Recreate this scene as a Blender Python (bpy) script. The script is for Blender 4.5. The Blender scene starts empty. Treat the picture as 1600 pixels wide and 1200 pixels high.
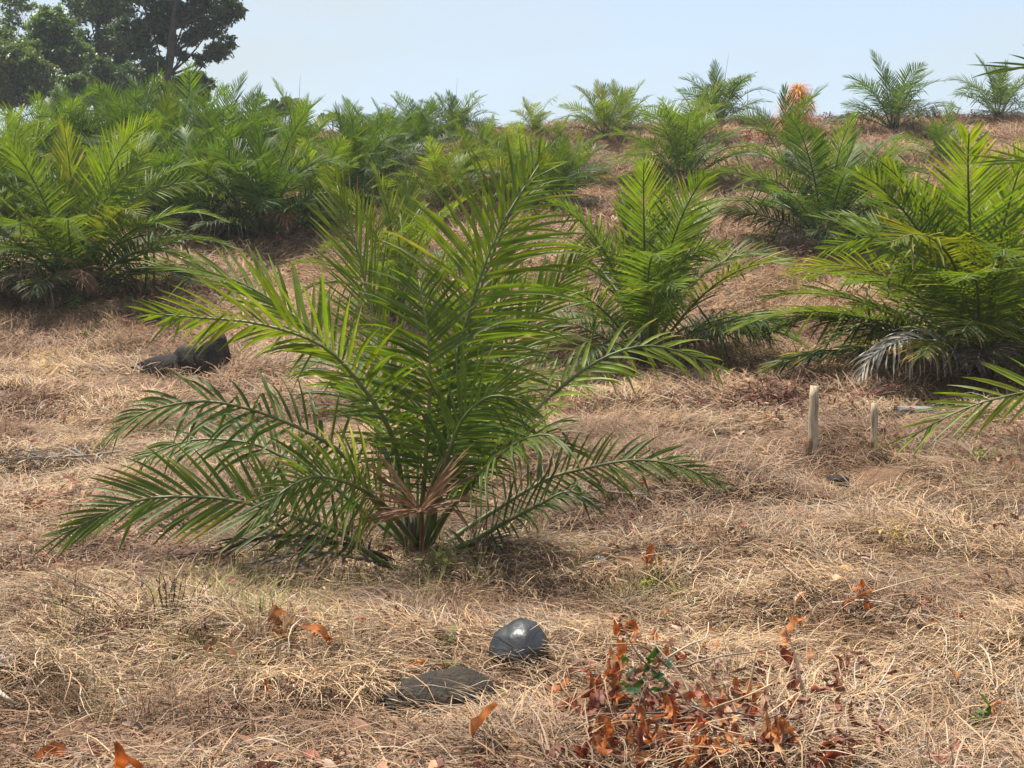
import bpy, math, random
import numpy as np
from mathutils import Vector, Matrix, Euler

# ------------------------------------------------------------------ camera, sky, sun, exposure
S = bpy.context.scene
COL = S.collection
R = math.radians
F_PX, CX, CY, HORIZON = 2080.0, 800.0, 600.0, 520.0
PITCH = math.atan((CY - HORIZON) / F_PX)
EYE = Vector((0, 0, 1.6))
cam_data = bpy.data.cameras.new('camera')
cam_data.sensor_width = 36.0
cam_data.lens = 36.0 * F_PX / 1600.0
cam_data.clip_start, cam_data.clip_end = 0.05, 4000
cam = bpy.data.objects.new('camera', cam_data)
COL.objects.link(cam)
cam.location = EYE
cam.rotation_euler = (R(90) - PITCH, 0, 0)
S.camera = cam

SUN_EL, SUN_AZ = R(74), R(-60)          # azimuth measured from +Y towards +X
world = bpy.data.worlds.new('World')
S.world = world
world.use_nodes = True
wn = world.node_tree.nodes
wl = world.node_tree.links
wn.clear()
sky = wn.new('ShaderNodeTexSky')
sky.sky_type = 'NISHITA'
sky.sun_disc = False
sky.sun_elevation = SUN_EL
sky.sun_rotation = SUN_AZ
sky.altitude = 100
sky.air_density = 1.0
sky.dust_density = 2.0
sky.ozone_density = 1.0
# thin veil of cloud: faint, soft wisps over the clear-sky colour
tc = wn.new('ShaderNodeTexCoord')
mp = wn.new('ShaderNodeMapping')
mp.inputs['Scale'].default_value = (2.2, 2.2, 7.0)
nz = wn.new('ShaderNodeTexNoise')
nz.inputs['Scale'].default_value = 1.6
nz.inputs['Detail'].default_value = 4
nz.inputs['Roughness'].default_value = 0.5
rp = wn.new('ShaderNodeMapRange')
rp.inputs['From Min'].default_value = 0.42
rp.inputs['From Max'].default_value = 0.75
rp.inputs['To Min'].default_value = 0.52
rp.inputs['To Max'].default_value = 1.0
mixc = wn.new('ShaderNodeMix')
mixc.data_type = 'RGBA'
mixc.inputs['B'].default_value = (2.95, 3.3, 3.45, 1)
bg = wn.new('ShaderNodeBackground')
bg.inputs['Strength'].default_value = 0.11
wo = wn.new('ShaderNodeOutputWorld')
wl.new(tc.outputs['Generated'], mp.inputs['Vector'])
wl.new(mp.outputs['Vector'], nz.inputs['Vector'])
wl.new(nz.outputs['Fac'], rp.inputs['Value'])
wl.new(rp.outputs['Result'], mixc.inputs['Factor'])
wl.new(sky.outputs['Color'], mixc.inputs['A'])
wl.new(mixc.outputs['Result'], bg.inputs['Color'])
wl.new(bg.outputs['Background'], wo.inputs['Surface'])

sun_data = bpy.data.lights.new('sun', 'SUN')
sun_data.energy = 4.5
sun_data.angle = R(1.6)
sun_data.color = (1.0, 0.945, 0.86)
sun = bpy.data.objects.new('sun', sun_data)
COL.objects.link(sun)
to_sun = Vector((math.sin(SUN_AZ) * math.cos(SUN_EL), math.cos(SUN_AZ) * math.cos(SUN_EL), math.sin(SUN_EL)))
sun.rotation_euler = to_sun.to_track_quat('Z', 'Y').to_euler()
sun.location = (0, 0, 60)

S.view_settings.view_transform = 'Standard'
S.view_settings.look = 'None'
S.view_settings.exposure = 1.12
S.view_settings.gamma = 1.0
S.view_settings.use_curve_mapping = False
S.render.engine = 'CYCLES'
S.cycles.max_bounces = 8
S.cycles.transparent_max_bounces = 4
S.cycles.sample_clamp_indirect = 6

rng = random.Random(7)
nrg = np.random.default_rng(11)

# ------------------------------------------------------------------ helpers
def vnoise(x, y, seed=0):
    """smooth value noise, 0..1, vectorised"""
    x = np.asarray(x, float); y = np.asarray(y, float)
    xi = np.floor(x).astype(np.int64); yi = np.floor(y).astype(np.int64)
    fx, fy = x - xi, y - yi
    fx = fx * fx * fx * (fx * (fx * 6 - 15) + 10); fy = fy * fy * fy * (fy * (fy * 6 - 15) + 10)
    def h(a, b):
        n = (a * 374761393 + b * 668265263 + seed * 144665) & 0xffffffff
        n = ((n ^ (n >> 13)) * 1274126177) & 0xffffffff
        return ((n ^ (n >> 16)) & 0xffff) / 65535.0
    return (h(xi, yi) * (1 - fx) + h(xi + 1, yi) * fx) * (1 - fy) + (h(xi, yi + 1) * (1 - fx) + h(xi + 1, yi + 1) * fx) * fy

def fbm(x, y, seed=0, oct=4):
    s, a, t = 0, 1.0, 0
    for i in range(oct):
        s = s + a * vnoise(np.asarray(x) * 2 ** i, np.asarray(y) * 2 ** i, seed + i * 17)
        t += a; a *= 0.5
    return s / t

def ray(u, v):
    d = Vector(((u - CX) / F_PX, -(v - CY) / F_PX, -1.0))
    return cam.rotation_euler.to_matrix() @ d          # forward component 1 along the camera axis

def P(u, v, depth):
    """the point at that depth behind pixel (u, v) of the 1600 x 1200 photograph"""
    return EYE + ray(u, v) * depth

# terrain profile: distance -> height, read off the photograph's rows
_kn = [(-30, 0.0), (0, 0.0), (4.9, 0.0), (9, 0.03), (13, 0.46), (18, 1.0), (23, 2.02), (30, 4.15), (38, 6.4), (45, 8.38),
       (48, 8.95), (52, 9.15), (60, 9.0), (75, 8.3), (100, 6.5), (160, 1.0), (300, -12), (700, -25), (3000, -30)]
_gy = np.arange(-40, 3000, 0.25)
_gz = np.interp(_gy, [k[0] for k in _kn], [k[1] for k in _kn])
_ker = np.exp(-0.5 * (np.arange(-16, 17) * 0.25 / 1.3) ** 2); _ker /= _ker.sum()
_gz = np.convolve(np.pad(_gz, 16, mode='edge'), _ker, mode='valid')

def zground(x, y, fine=True):
    x = np.asarray(x, float); y = np.asarray(y, float)
    z = np.interp(y, _gy, _gz)
    u = x / np.maximum(y, 4.0)
    f = np.interp(u, [-0.6, -0.38, -0.1, 0.05, 0.2, 0.5], [0.86, 0.90, 0.955, 0.99, 1.02, 1.03])
    z = np.where(z > 1.0, 1.0 + (z - 1.0) * f, z)
    # low bank with the two stakes behind it
    yb = 11.1 + np.clip(x - 1.6, -1.0, 6) * 0.62
    z = z + 0.17 * np.exp(-((y - yb) / 0.8) ** 2) * np.clip((x - 0.6) / 1.6, 0, 1) * np.clip((8 - x) / 2, 0, 1)
    z = z - 0.10 * np.exp(-((y - yb - 1.9) / 0.9) ** 2) * np.clip((x - 0.6) / 1.6, 0, 1) * np.clip((8 - x) / 2, 0, 1)
    # slow undulation, hummocks
    amp = np.clip((y + 6) / 14, 0.2, 1.0)
    z = z + amp * ((fbm(x / 5.0 + 3, y / 5.0, 5, 2) - .5) * 0.30)
    if fine:
        z = z + (vnoise(x / 0.21, y / 0.21, 57) - .5) * 0.05 * np.clip(1.4 - y / 25, 0, 1)
        z = z + (fbm(x / 1.05, y / 1.05, 31, 3) - .5) * 0.36 * np.clip(1.6 - y / 60, 0.4, 1)
        z = z + np.maximum(0, vnoise(x / 0.42, y / 0.42, 77) - 0.5) * 0.26
        z = z + (fbm(x / 1.5 + 11, y / 1.1, 63, 2) - .5) * .34 * np.clip((x + .3) / 1.2, 0, 1) * np.clip((13 - y) / 3, 0, 1) * np.clip((y - 4.5) / 1.5, 0, 1)
        z = z + np.clip((y - 20) / 15, 0, 1) * (vnoise(x / 2.2, y / 2.2, 91) - .5) * 0.25
    return z

def gz(x, y):
    return float(zground(x, y))

def hit(u, v, h=0.0):
    """where the sight line through (u, v) comes down to h above the ground"""
    d = ray(u, v)
    if h > 0: h += 0.045                                   # things lie on the mat of straw, not on the soil under it
    t = np.arange(3.0, 75, 0.02)
    xs, ys, zs = EYE.x + d.x * t, EYE.y + d.y * t, EYE.z + d.z * t
    below = np.nonzero(zs < zground(xs, ys) + h)[0]
    i = below[0] if len(below) else len(t) - 1
    return Vector((xs[i], ys[i], zs[i]))

def thing(name, label, cat, loc=(0, 0, 0), group=None):
    o = bpy.data.objects.new(name, None)
    COL.objects.link(o)
    o.empty_display_size = 0.2
    o.location = loc
    tag(o, label, cat, group)
    return o

def tag(o, label=None, cat=None, group=None, kind=None):
    if label: o['label'] = label
    if cat: o['category'] = cat
    if group: o['group'] = group
    if kind: o['kind'] = kind
    return o

class MB:
    """collects vertices and faces with a colour per vertex; build() links them as one mesh object"""
    def __init__(s):
        s.v, s.f, s.c, s.m = [], [], [], []
    def add(s, verts, faces, col, mat=0):
        b = len(s.v)
        s.v.extend(verts)
        s.f.extend([tuple(i + b for i in f) for f in faces])
        s.c.extend([col] * len(verts) if not isinstance(col, list) else col)
        s.m.extend([mat] * len(faces))
    def mesh(s, name, mats, smooth=True):
        me = bpy.data.meshes.new(name)
        me.from_pydata([tuple(v) for v in s.v], [], s.f)
        at = me.color_attributes.new('col', 'FLOAT_COLOR', 'POINT')
        a = np.ones((len(s.v), 4), np.float32)
        if s.c: a[:, :3] = np.array(s.c, np.float32)[:, :3]
        at.data.foreach_set('color', a.ravel())
        for m in mats: me.materials.append(m)
        if len(mats) > 1: me.polygons.foreach_set('material_index', s.m)
        me.polygons.foreach_set('use_smooth', [smooth] * len(me.polygons))
        me.update()
        return me
    def build(s, name, mats, parent=None, smooth=True):
        return link(name, s.mesh(name, mats if isinstance(mats, list) else [mats], smooth), parent)

def link(name, me, parent=None):
    o = bpy.data.objects.new(name, me)
    COL.objects.link(o)
    if parent is not None: o.parent = parent
    return o

def tube(mb, pts, radii, sides, col, mat=0, cap=True, wob=0.0):
    n = len(pts)
    pts = [Vector(p) for p in pts]
    ref = Vector((0.31, 0.17, 0.93))
    verts = []
    for i in range(n):
        t = (pts[min(i + 1, n - 1)] - pts[max(i - 1, 0)])
        if t.length < 1e-9: t = Vector((0, 0, 1))
        t.normalize()
        a = t.cross(ref)
        if a.length < 0.2: a = t.cross(Vector((1, 0, 0)))
        a.normalize(); b = t.cross(a)
        for k in range(sides):
            an = 2 * math.pi * k / sides
            r = radii[i] * (1 + (wob * rng.uniform(-1, 1) if wob else 0))
            verts.append(pts[i] + a * (math.cos(an) * r) + b * (math.sin(an) * r))
    faces = []
    for i in range(n - 1):
        for k in range(sides):
            k2 = (k + 1) % sides
            faces.append((i * sides + k, i * sides + k2, (i + 1) * sides + k2, (i + 1) * sides + k))
    if cap:
        faces.append(tuple(range(sides))[::-1])
        faces.append(tuple((n - 1) * sides + k for k in range(sides)))
    mb.add(verts, faces, col, mat)

def spline(pts, n):
    """Catmull-Rom through pts, n samples evenly spread along the length"""
    pts = [Vector(p) for p in pts]
    q = [pts[0] * 2 - pts[1]] + pts + [pts[-1] * 2 - pts[-2]]
    dense = []
    for i in range(1, len(q) - 2):
        for k in range(12):
            t = k / 12
            a, b, c, d = q[i - 1], q[i], q[i + 1], q[i + 2]
            dense.append(0.5 * ((2 * b) + (c - a) * t + (2 * a - 5 * b + 4 * c - d) * t * t + (3 * b - a - 3 * c + d) * t ** 3))
    dense.append(pts[-1])
    L = [0.0]
    for i in range(1, len(dense)): L.append(L[-1] + (dense[i] - dense[i - 1]).length)
    out, j = [], 0
    for k in range(n):
        s = L[-1] * k / (n - 1)
        while j < len(L) - 2 and L[j + 1] < s: j += 1
        w = (s - L[j]) / max(1e-9, L[j + 1] - L[j])
        out.append(dense[j].lerp(dense[j + 1], min(1, max(0, w))))
    return out, L[-1]

# ------------------------------------------------------------------ materials
def nodes(m):
    m.use_nodes = True
    n = m.node_tree.nodes; n.clear()
    return n, m.node_tree.links

def leaf_material(name, trans=0.38, rough=0.42, tmul=(1.75, 1.85, 0.55), spec=0.5, use_obj=True, noise=0.25, nscale=9.0):
    m = bpy.data.materials.new(name)
    n, l = nodes(m)
    at = n.new('ShaderNodeAttribute'); at.attribute_name = 'col'
    col = at.outputs['Color']
    if use_obj:
        oi = n.new('ShaderNodeObjectInfo')
        mu = n.new('ShaderNodeMix'); mu.data_type = 'RGBA'; mu.blend_type = 'MULTIPLY'; mu.inputs['Factor'].default_value = 1
        l.new(col, mu.inputs['A']); l.new(oi.outputs['Color'], mu.inputs['B'])
        col = mu.outputs['Result']
    if noise:
        tcn = n.new('ShaderNodeTexCoord')
        ns = n.new('ShaderNodeTexNoise'); ns.inputs['Scale'].default_value = nscale; ns.inputs['Detail'].default_value = 3
        l.new(tcn.outputs['Object'], ns.inputs['Vector'])
        mr = n.new('ShaderNodeMapRange'); mr.inputs['From Min'].default_value = .3; mr.inputs['From Max'].default_value = .7
        mr.inputs['To Min'].default_value = 1 - noise; mr.inputs['To Max'].default_value = 1 + noise
        l.new(ns.outputs['Fac'], mr.inputs['Value'])
        vm = n.new('ShaderNodeVectorMath'); vm.operation = 'SCALE'
        l.new(col, vm.inputs[0]); l.new(mr.outputs['Result'], vm.inputs['Scale'])
        col = vm.outputs['Vector']
    pb = n.new('ShaderNodeBsdfPrincipled')
    pb.inputs['Roughness'].default_value = rough
    pb.inputs['Specular IOR Level'].default_value = spec
    l.new(col, pb.inputs['Base Color'])
    out = n.new('ShaderNodeOutputMaterial')
    if trans > 0:
        tm = n.new('ShaderNodeVectorMath'); tm.operation = 'MULTIPLY'
        l.new(col, tm.inputs[0]); tm.inputs[1].default_value = tmul
        tr = n.new('ShaderNodeBsdfTranslucent')
        l.new(tm.outputs['Vector'], tr.inputs['Color'])
        mx = n.new('ShaderNodeMixShader'); mx.inputs['Fac'].default_value = trans
        l.new(pb.outputs['BSDF'], mx.inputs[1]); l.new(tr.outputs['BSDF'], mx.inputs[2])
        l.new(mx.outputs['Shader'], out.inputs['Surface'])
    else:
        l.new(pb.outputs['BSDF'], out.inputs['Surface'])
    return m

M_LEAF = leaf_material('palm_leaf', 0.38, 0.50, (2.1, 1.95, 0.40), 0.24)
M_RACHIS = leaf_material('palm_rachis', 0.0, 0.5, spec=0.4)
M_DEADLEAF = leaf_material('dead_frond', 0.15, 0.75, (1.1, 1.0, 0.9), 0.2)
M_TREELEAF = leaf_material('tree_leaf', 0.38, 0.4, (1.9, 1.9, 0.6), 0.5, noise=0)
M_BARK = leaf_material('bark', 0.0, 0.9, spec=0.2, noise=0.45, nscale=3.0)
M_ORANGE = leaf_material('orange_dead_leaf', 0.30, 0.55, (1.3, 0.9, 0.5), 0.35, noise=0.4, nscale=30)
M_HERB = leaf_material('small_green_leaf', 0.35, 0.45, (1.8, 1.8, 0.5), 0.4)

def grass_material(name):
    m = bpy.data.materials.new(name)
    n, l = nodes(m)
    at = n.new('ShaderNodeAttribute'); at.attribute_name = 'col'
    it = n.new('ShaderNodeAttribute'); it.attribute_name = 'tint'; it.attribute_type = 'INSTANCER'
    mu = n.new('ShaderNodeMix'); mu.data_type = 'RGBA'; mu.blend_type = 'MULTIPLY'; mu.inputs['Factor'].default_value = 1
    l.new(at.outputs['Color'], mu.inputs['A']); l.new(it.outputs['Color'], mu.inputs['B'])
    df = n.new('ShaderNodeBsdfPrincipled'); df.inputs['Roughness'].default_value = 0.65; df.inputs['Specular IOR Level'].default_value = 0.25
    tr = n.new('ShaderNodeBsdfTranslucent')
    l.new(mu.outputs['Result'], df.inputs['Base Color']); l.new(mu.outputs['Result'], tr.inputs['Color'])
    mx = n.new('ShaderNodeMixShader'); mx.inputs['Fac'].default_value = 0.25
    out = n.new('ShaderNodeOutputMaterial')
    l.new(df.outputs['BSDF'], mx.inputs[1]); l.new(tr.outputs['BSDF'], mx.inputs[2]); l.new(mx.outputs['Shader'], out.inputs['Surface'])
    return m
M_GRASS = grass_material('dry_grass')

def ground_material():
    m = bpy.data.materials.new('dry_ground')
    n, l = nodes(m)
    tcn = n.new('ShaderNodeTexCoord')
    def noise(sc, det=5, rg=.6, stretch=None):
        k = n.new('ShaderNodeTexNoise'); k.inputs['Scale'].default_value = sc; k.inputs['Detail'].default_value = det; k.inputs['Roughness'].default_value = rg
        l.new(tcn.outputs['Object'], k.inputs['Vector'])
        return k
    a, b, c = noise(0.35, 4), noise(3.0, 6, .7), noise(38, 4, .7)
    r1 = n.new('ShaderNodeValToRGB')
    r1.color_ramp.elements[0].position = .3; r1.color_ramp.elements[0].color = (.085, .050, .032, 1)
    r1.color_ramp.elements[1].position = .72; r1.color_ramp.elements[1].color = (.25, .155, .09, 1)
    l.new(b.outputs['Fac'], r1.inputs['Fac'])
    r2 = n.new('ShaderNodeValToRGB')
    r2.color_ramp.elements[0].position = .35; r2.color_ramp.elements[0].color = (.17, .095, .06, 1)
    r2.color_ramp.elements[1].position = .65; r2.color_ramp.elements[1].color = (.24, .15, .085, 1)
    l.new(a.outputs['Fac'], r2.inputs['Fac'])
    m1 = n.new('ShaderNodeMix'); m1.data_type = 'RGBA'; m1.inputs['Factor'].default_value = .5
    l.new(r1.outputs['Color'], m1.inputs['A']); l.new(r2.outputs['Color'], m1.inputs['B'])
    mr = n.new('ShaderNodeMapRange'); mr.inputs['From Min'].default_value = .3; mr.inputs['From Max'].default_value = .7; mr.inputs['To Min'].default_value = .6; mr.inputs['To Max'].default_value = 1.3
    l.new(c.outputs['Fac'], mr.inputs['Value'])
    sc = n.new('ShaderNodeVectorMath'); sc.operation = 'SCALE'
    l.new(m1.outputs['Result'], sc.inputs[0]); l.new(mr.outputs['Result'], sc.inputs['Scale'])
    # one patch of bare sandy soil keeps its own yellower colour
    at = n.new('ShaderNodeAttribute'); at.attribute_name = 'sand'
    m2 = n.new('ShaderNodeMix'); m2.data_type = 'RGBA'; m2.inputs['B'].default_value = (.50, .34, .15, 1)
    l.new(at.outputs['Fac'], m2.inputs['Factor']); l.new(sc.outputs['Vector'], m2.inputs['A'])
    pb = n.new('ShaderNodeBsdfPrincipled'); pb.inputs['Roughness'].default_value = .95; pb.inputs['Specular IOR Level'].default_value = .1
    l.new(m2.outputs['Result'], pb.inputs['Base Color'])
    bp = n.new('ShaderNodeBump'); bp.inputs['Strength'].default_value = .8; bp.inputs['Distance'].default_value = .04
    l.new(c.outputs['Fac'], bp.inputs['Height']); l.new(bp.outputs['Normal'], pb.inputs['Normal'])
    out = n.new('ShaderNodeOutputMaterial'); l.new(pb.outputs['BSDF'], out.inputs['Surface'])
    return m

def rock_material(name, c1, c2, rough, scale=6, bump=.3, moss=None, spec=.5):
    m = bpy.data.materials.new(name)
    n, l = nodes(m)
    tcn = n.new('ShaderNodeTexCoord')
    ns = n.new('ShaderNodeTexNoise'); ns.inputs['Scale'].default_value = scale; ns.inputs['Detail'].default_value = 8; ns.inputs['Roughness'].default_value = .65
    l.new(tcn.outputs['Object'], ns.inputs['Vector'])
    rp_ = n.new('ShaderNodeValToRGB')
    rp_.color_ramp.elements[0].position = .38; rp_.color_ramp.elements[0].color = (*c1, 1)
    rp_.color_ramp.elements[1].position = .66; rp_.color_ramp.elements[1].color = (*c2, 1)
    if moss:
        e = rp_.color_ramp.elements.new(.78); e.color = (*moss, 1)
    l.new(ns.outputs['Fac'], rp_.inputs['Fac'])
    n2 = n.new('ShaderNodeTexNoise'); n2.inputs['Scale'].default_value = scale * 7; n2.inputs['Detail'].default_value = 5
    l.new(tcn.outputs['Object'], n2.inputs['Vector'])
    pb = n.new('ShaderNodeBsdfPrincipled'); pb.inputs['Roughness'].default_value = rough; pb.inputs['Specular IOR Level'].default_value = spec
    l.new(rp_.outputs['Color'], pb.inputs['Base Color'])
    bp = n.new('ShaderNodeBump'); bp.inputs['Strength'].default_value = bump; bp.inputs['Distance'].default_value = .02
    l.new(n2.outputs['Fac'], bp.inputs['Height']); l.new(bp.outputs['Normal'], pb.inputs['Normal'])
    out = n.new('ShaderNodeOutputMaterial'); l.new(pb.outputs['BSDF'], out.inputs['Surface'])
    return m

# ------------------------------------------------------------------ ground
SAND = hit(45, 572)
def build_ground():
    ys = np.concatenate([np.linspace(-30, 3, 14, endpoint=False), np.arange(3, 14, 0.075), np.arange(14, 30, 0.16), np.arange(30, 58, 0.3),
                         np.geomspace(58, 2800, 50)])
    us = np.linspace(-1, 1, 241)
    us = np.sign(us) * np.abs(us) ** 1.25
    Y = np.repeat(ys[:, None], len(us), 1)
    half = np.maximum(6 + 0.62 * np.maximum(Y, 0), 14 - Y * 0.2 * (Y < 10))
    half = np.where(Y > 58, half + (Y - 58) * 0.8, half)
    X = us[None, :] * half
    Z = zground(X, Y)
    n0, n1 = Y.shape
    verts = np.stack([X.ravel(), Y.ravel(), Z.ravel()], 1)
    idx = np.arange(n0 * n1).reshape(n0, n1)
    quads = np.stack([idx[:-1, :-1].ravel(), idx[:-1, 1:].ravel(), idx[1:, 1:].ravel(), idx[1:, :-1].ravel()], 1)
    me = bpy.data.meshes.new('ground')
    me.from_pydata(verts.tolist(), [], quads.tolist())
    sd = np.exp(-(((X - SAND.x) / 1.3) ** 2 + ((Y - SAND.y) / .75) ** 2)) * np.clip(fbm(X * 2, Y * 2, 3, 3) * 2.4 - .4, 0, 1)
    a = me.attributes.new('sand', 'FLOAT', 'POINT'); a.data.foreach_set('value', np.clip(sd * 1.1, 0, 1).ravel().astype(np.float32))
    me.polygons.foreach_set('use_smooth', [True] * len(me.polygons))
    me.materials.append(ground_material())
    return tag(link('ground', me), kind='structure')
build_ground()

# ------------------------------------------------------------------ palms
PROF = [(0, .42), (.08, .8), (.25, 1), (.5, .95), (.75, .66), (.92, .28), (1, .03)]
def prof(t):
    for (a, x), (b, y) in zip(PROF, PROF[1:]):
        if t <= b: return x + (y - x) * (t - a) / (b - a)
    return .03

UP = Vector((0, 0, 1))
def leaflet(mb, p, d, nrm, length, width, droop, segs, col, fold=True, kink=None, tipcol=None, mat=0, twist=0.0):
    p = p.copy(); d = d.normalized(); nrm = nrm.normalized()
    verts, cols, faces = [], [], []
    step = length / segs
    ac = 3 if fold else 2
    for i in range(segs + 1):
        t = i / segs
        s = d.cross(nrm)
        if s.length < 1e-3: s = d.cross(Vector((1, .2, .1)))
        s.normalize(); nn = s.cross(d).normalized()
        if twist: s = (s * math.cos(twist * t) + nn * math.sin(twist * t)); nn = s.cross(d).normalized()
        w = width * prof(t) * .5
        c = col if tipcol is None else tuple(col[k] + (tipcol[k] - col[k]) * max(0, t * 1.6 - .6) for k in range(3))
        if fold:
            verts += [p + s * w, p - nn * (w * .45), p - s * w]; cols += [c, c, c]
        else:
            verts += [p + s * w, p - s * w]; cols += [c, c]
        if i:
            b0, b1 = (i - 1) * ac, i * ac
            for k in range(ac - 1): faces.append((b0 + k, b0 + k + 1, b1 + k + 1, b1 + k))
        g = droop * step * (0.35 + 1.3 * t)
        if kink is not None and t <= kink < t + 1.0 / segs: g += 1.3
        d = (d + Vector((0, 0, -1)) * g).normalized()
        nrm = nn
        p = p + d * step
    mb.add(verts, faces, cols, mat)

GREENS = dict(old=(.045, .068, .022), mid=(.066, .104, .019), young=(.098, .148, .018), lime=(.135, .185, .022),
              dead=(.20, .155, .115), brown=(.20, .115, .070), dark=(.075, .055, .045), grey=(.30, .265, .225), bleach=(.42, .385, .335))
def vary(c, r, a=.2):
    k = 1 + r.uniform(-a, a); h = r.uniform(-.08, .08)
    return (c[0] * k * (1 + h), c[1] * k, c[2] * k * (1 - h))

def frond(pts, r, n_pairs=40, llen=.6, width=.028, side=None, ang=(72, 22), vee=18, droop=.9, kinks=.06, tone='mid', segs=5, fold=True,
          start=.2, rad=.021, sep=False, dead=False, pale=.06, irregular=8, roll=0, sides=6, missing=.02, endlen=.34):
    """rachis along pts with two rows of leaflets. Returns (rachis MB, leaflet MB or a list of MBs)."""
    NS = 28
    C, L = spline(pts, NS)
    ra = MB()
    rc = GREENS[tone] if dead else (.085, .105, .028)
    rr = [rad * (1 - .88 * (i / (NS - 1)) ** .8) + .0022 for i in range(NS)]
    tube(ra, C, rr, sides, vary(rc, r, .15))
    one = MB(); many = []
    base_side = None
    for k in range(n_pairs):
        f = (k + .5) / n_pairs
        for sg in (-1, 1):
            if r.random() < missing: continue
            s = start + (1 - start) * min(1, max(0, f + r.uniform(-.3, .3) / n_pairs))
            x = s * (NS - 1); i = min(NS - 2, int(x)); q = C[i].lerp(C[i + 1], x - i)
            T = (C[min(i + 2, NS - 1)] - C[max(i - 1, 0)]).normalized()
            if side is None:
                B = T.cross(UP)
                if B.length < .25: B = Vector((0, 1, 0)) if base_side is None else base_side
            else: B = Vector(side)
            B = B - T * B.dot(T)
            if B.length < .05: B = T.cross(Vector((.3, .8, .2)))
            B.normalize(); base_side = B
            N = B.cross(T).normalized()
            if N.z < -.05: N = -N
            if roll:
                B, N = B * math.cos(roll) + N * math.sin(roll), N * math.cos(roll) - B * math.sin(roll)
            a = R(ang[0] + (ang[1] - ang[0]) * f ** 1.15 + r.uniform(-irregular, irregular) * .6)
            ve = R(vee + r.uniform(-irregular, irregular) * 1.5)
            d = T * math.cos(a) + (B * sg * math.cos(ve) + N * math.sin(ve)) * math.sin(a)
            ll = llen * (.55 + .45 * min(1, f / .3)) * (1 if f < .55 else 1 - (1 - endlen) * ((f - .55) / .45) ** 1.2) * r.uniform(.88, 1.1)
            w = width * (.7 + .3 * min(1, f / .25)) * (1 if f < .6 else 1 - .45 * (f - .6) / .4) * r.uniform(.85, 1.12)
            nr = N * math.cos(R(r.uniform(-25, 25))) + T * math.sin(R(r.uniform(-25, 25)))
            if r.random() < .04: tn = 'young'
            c = vary(GREENS[tone], r)
            tip = None
            if not dead and r.random() < pale * 1.6: tip = (.26, .25, .16) if r.random() < .6 else (.20, .13, .07)
            kk = r.uniform(.15, .55) if r.random() < kinks else None
            m = one
            if sep: m = MB(); many.append(m)
            leaflet(m, q, d, nr, ll, w, droop * r.uniform(.6, 1.4), segs, c, fold, kk, tip, 0, r.uniform(-.5, .5) if not dead else r.uniform(-2, 2))
    return ra, (many if sep else one)

def spear_mesh(r, h, w=.012):
    mb = MB()
    pts, _ = spline([(0, 0, .1), (r.uniform(-.03, .03), r.uniform(-.03, .03), h * .5), (r.uniform(-.12, .12), r.uniform(-.1, .1), h)], 10)
    tube(mb, pts, [w * (1 - .8 * i / 9) for i in range(10)], 5, (.13, .17, .06))
    return mb.mesh('spear_leaf', [M_RACHIS])

def stem_base_mesh(r, rad=.13, h=.30, n=16):
    """short stub of old, sheathing petiole bases"""
    mb = MB()
    tube(mb, [(0, 0, -.2), (0, 0, .05), (0, 0, h * .7), (0, 0, h)], [rad * .8, rad, rad * .75, rad * .3], 9, (.06, .045, .032), wob=.12)
    for i in range(n):
        a = i * 2.39996; z = h * (.1 + .8 * i / n)
        o = Vector((math.cos(a), math.sin(a), 0))
        p0 = o * rad * .75 + UP * (z - .05); p1 = o * rad * 1.15 + UP * (z + .08); p2 = o * rad * 1.45 + UP * (z + .22)
        tube(mb, [p0, p1, p2], [.035, .026, .014], 5, vary((.10, .075, .05), r, .3))
    return mb.mesh('stem_base', [M_BARK])

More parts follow.
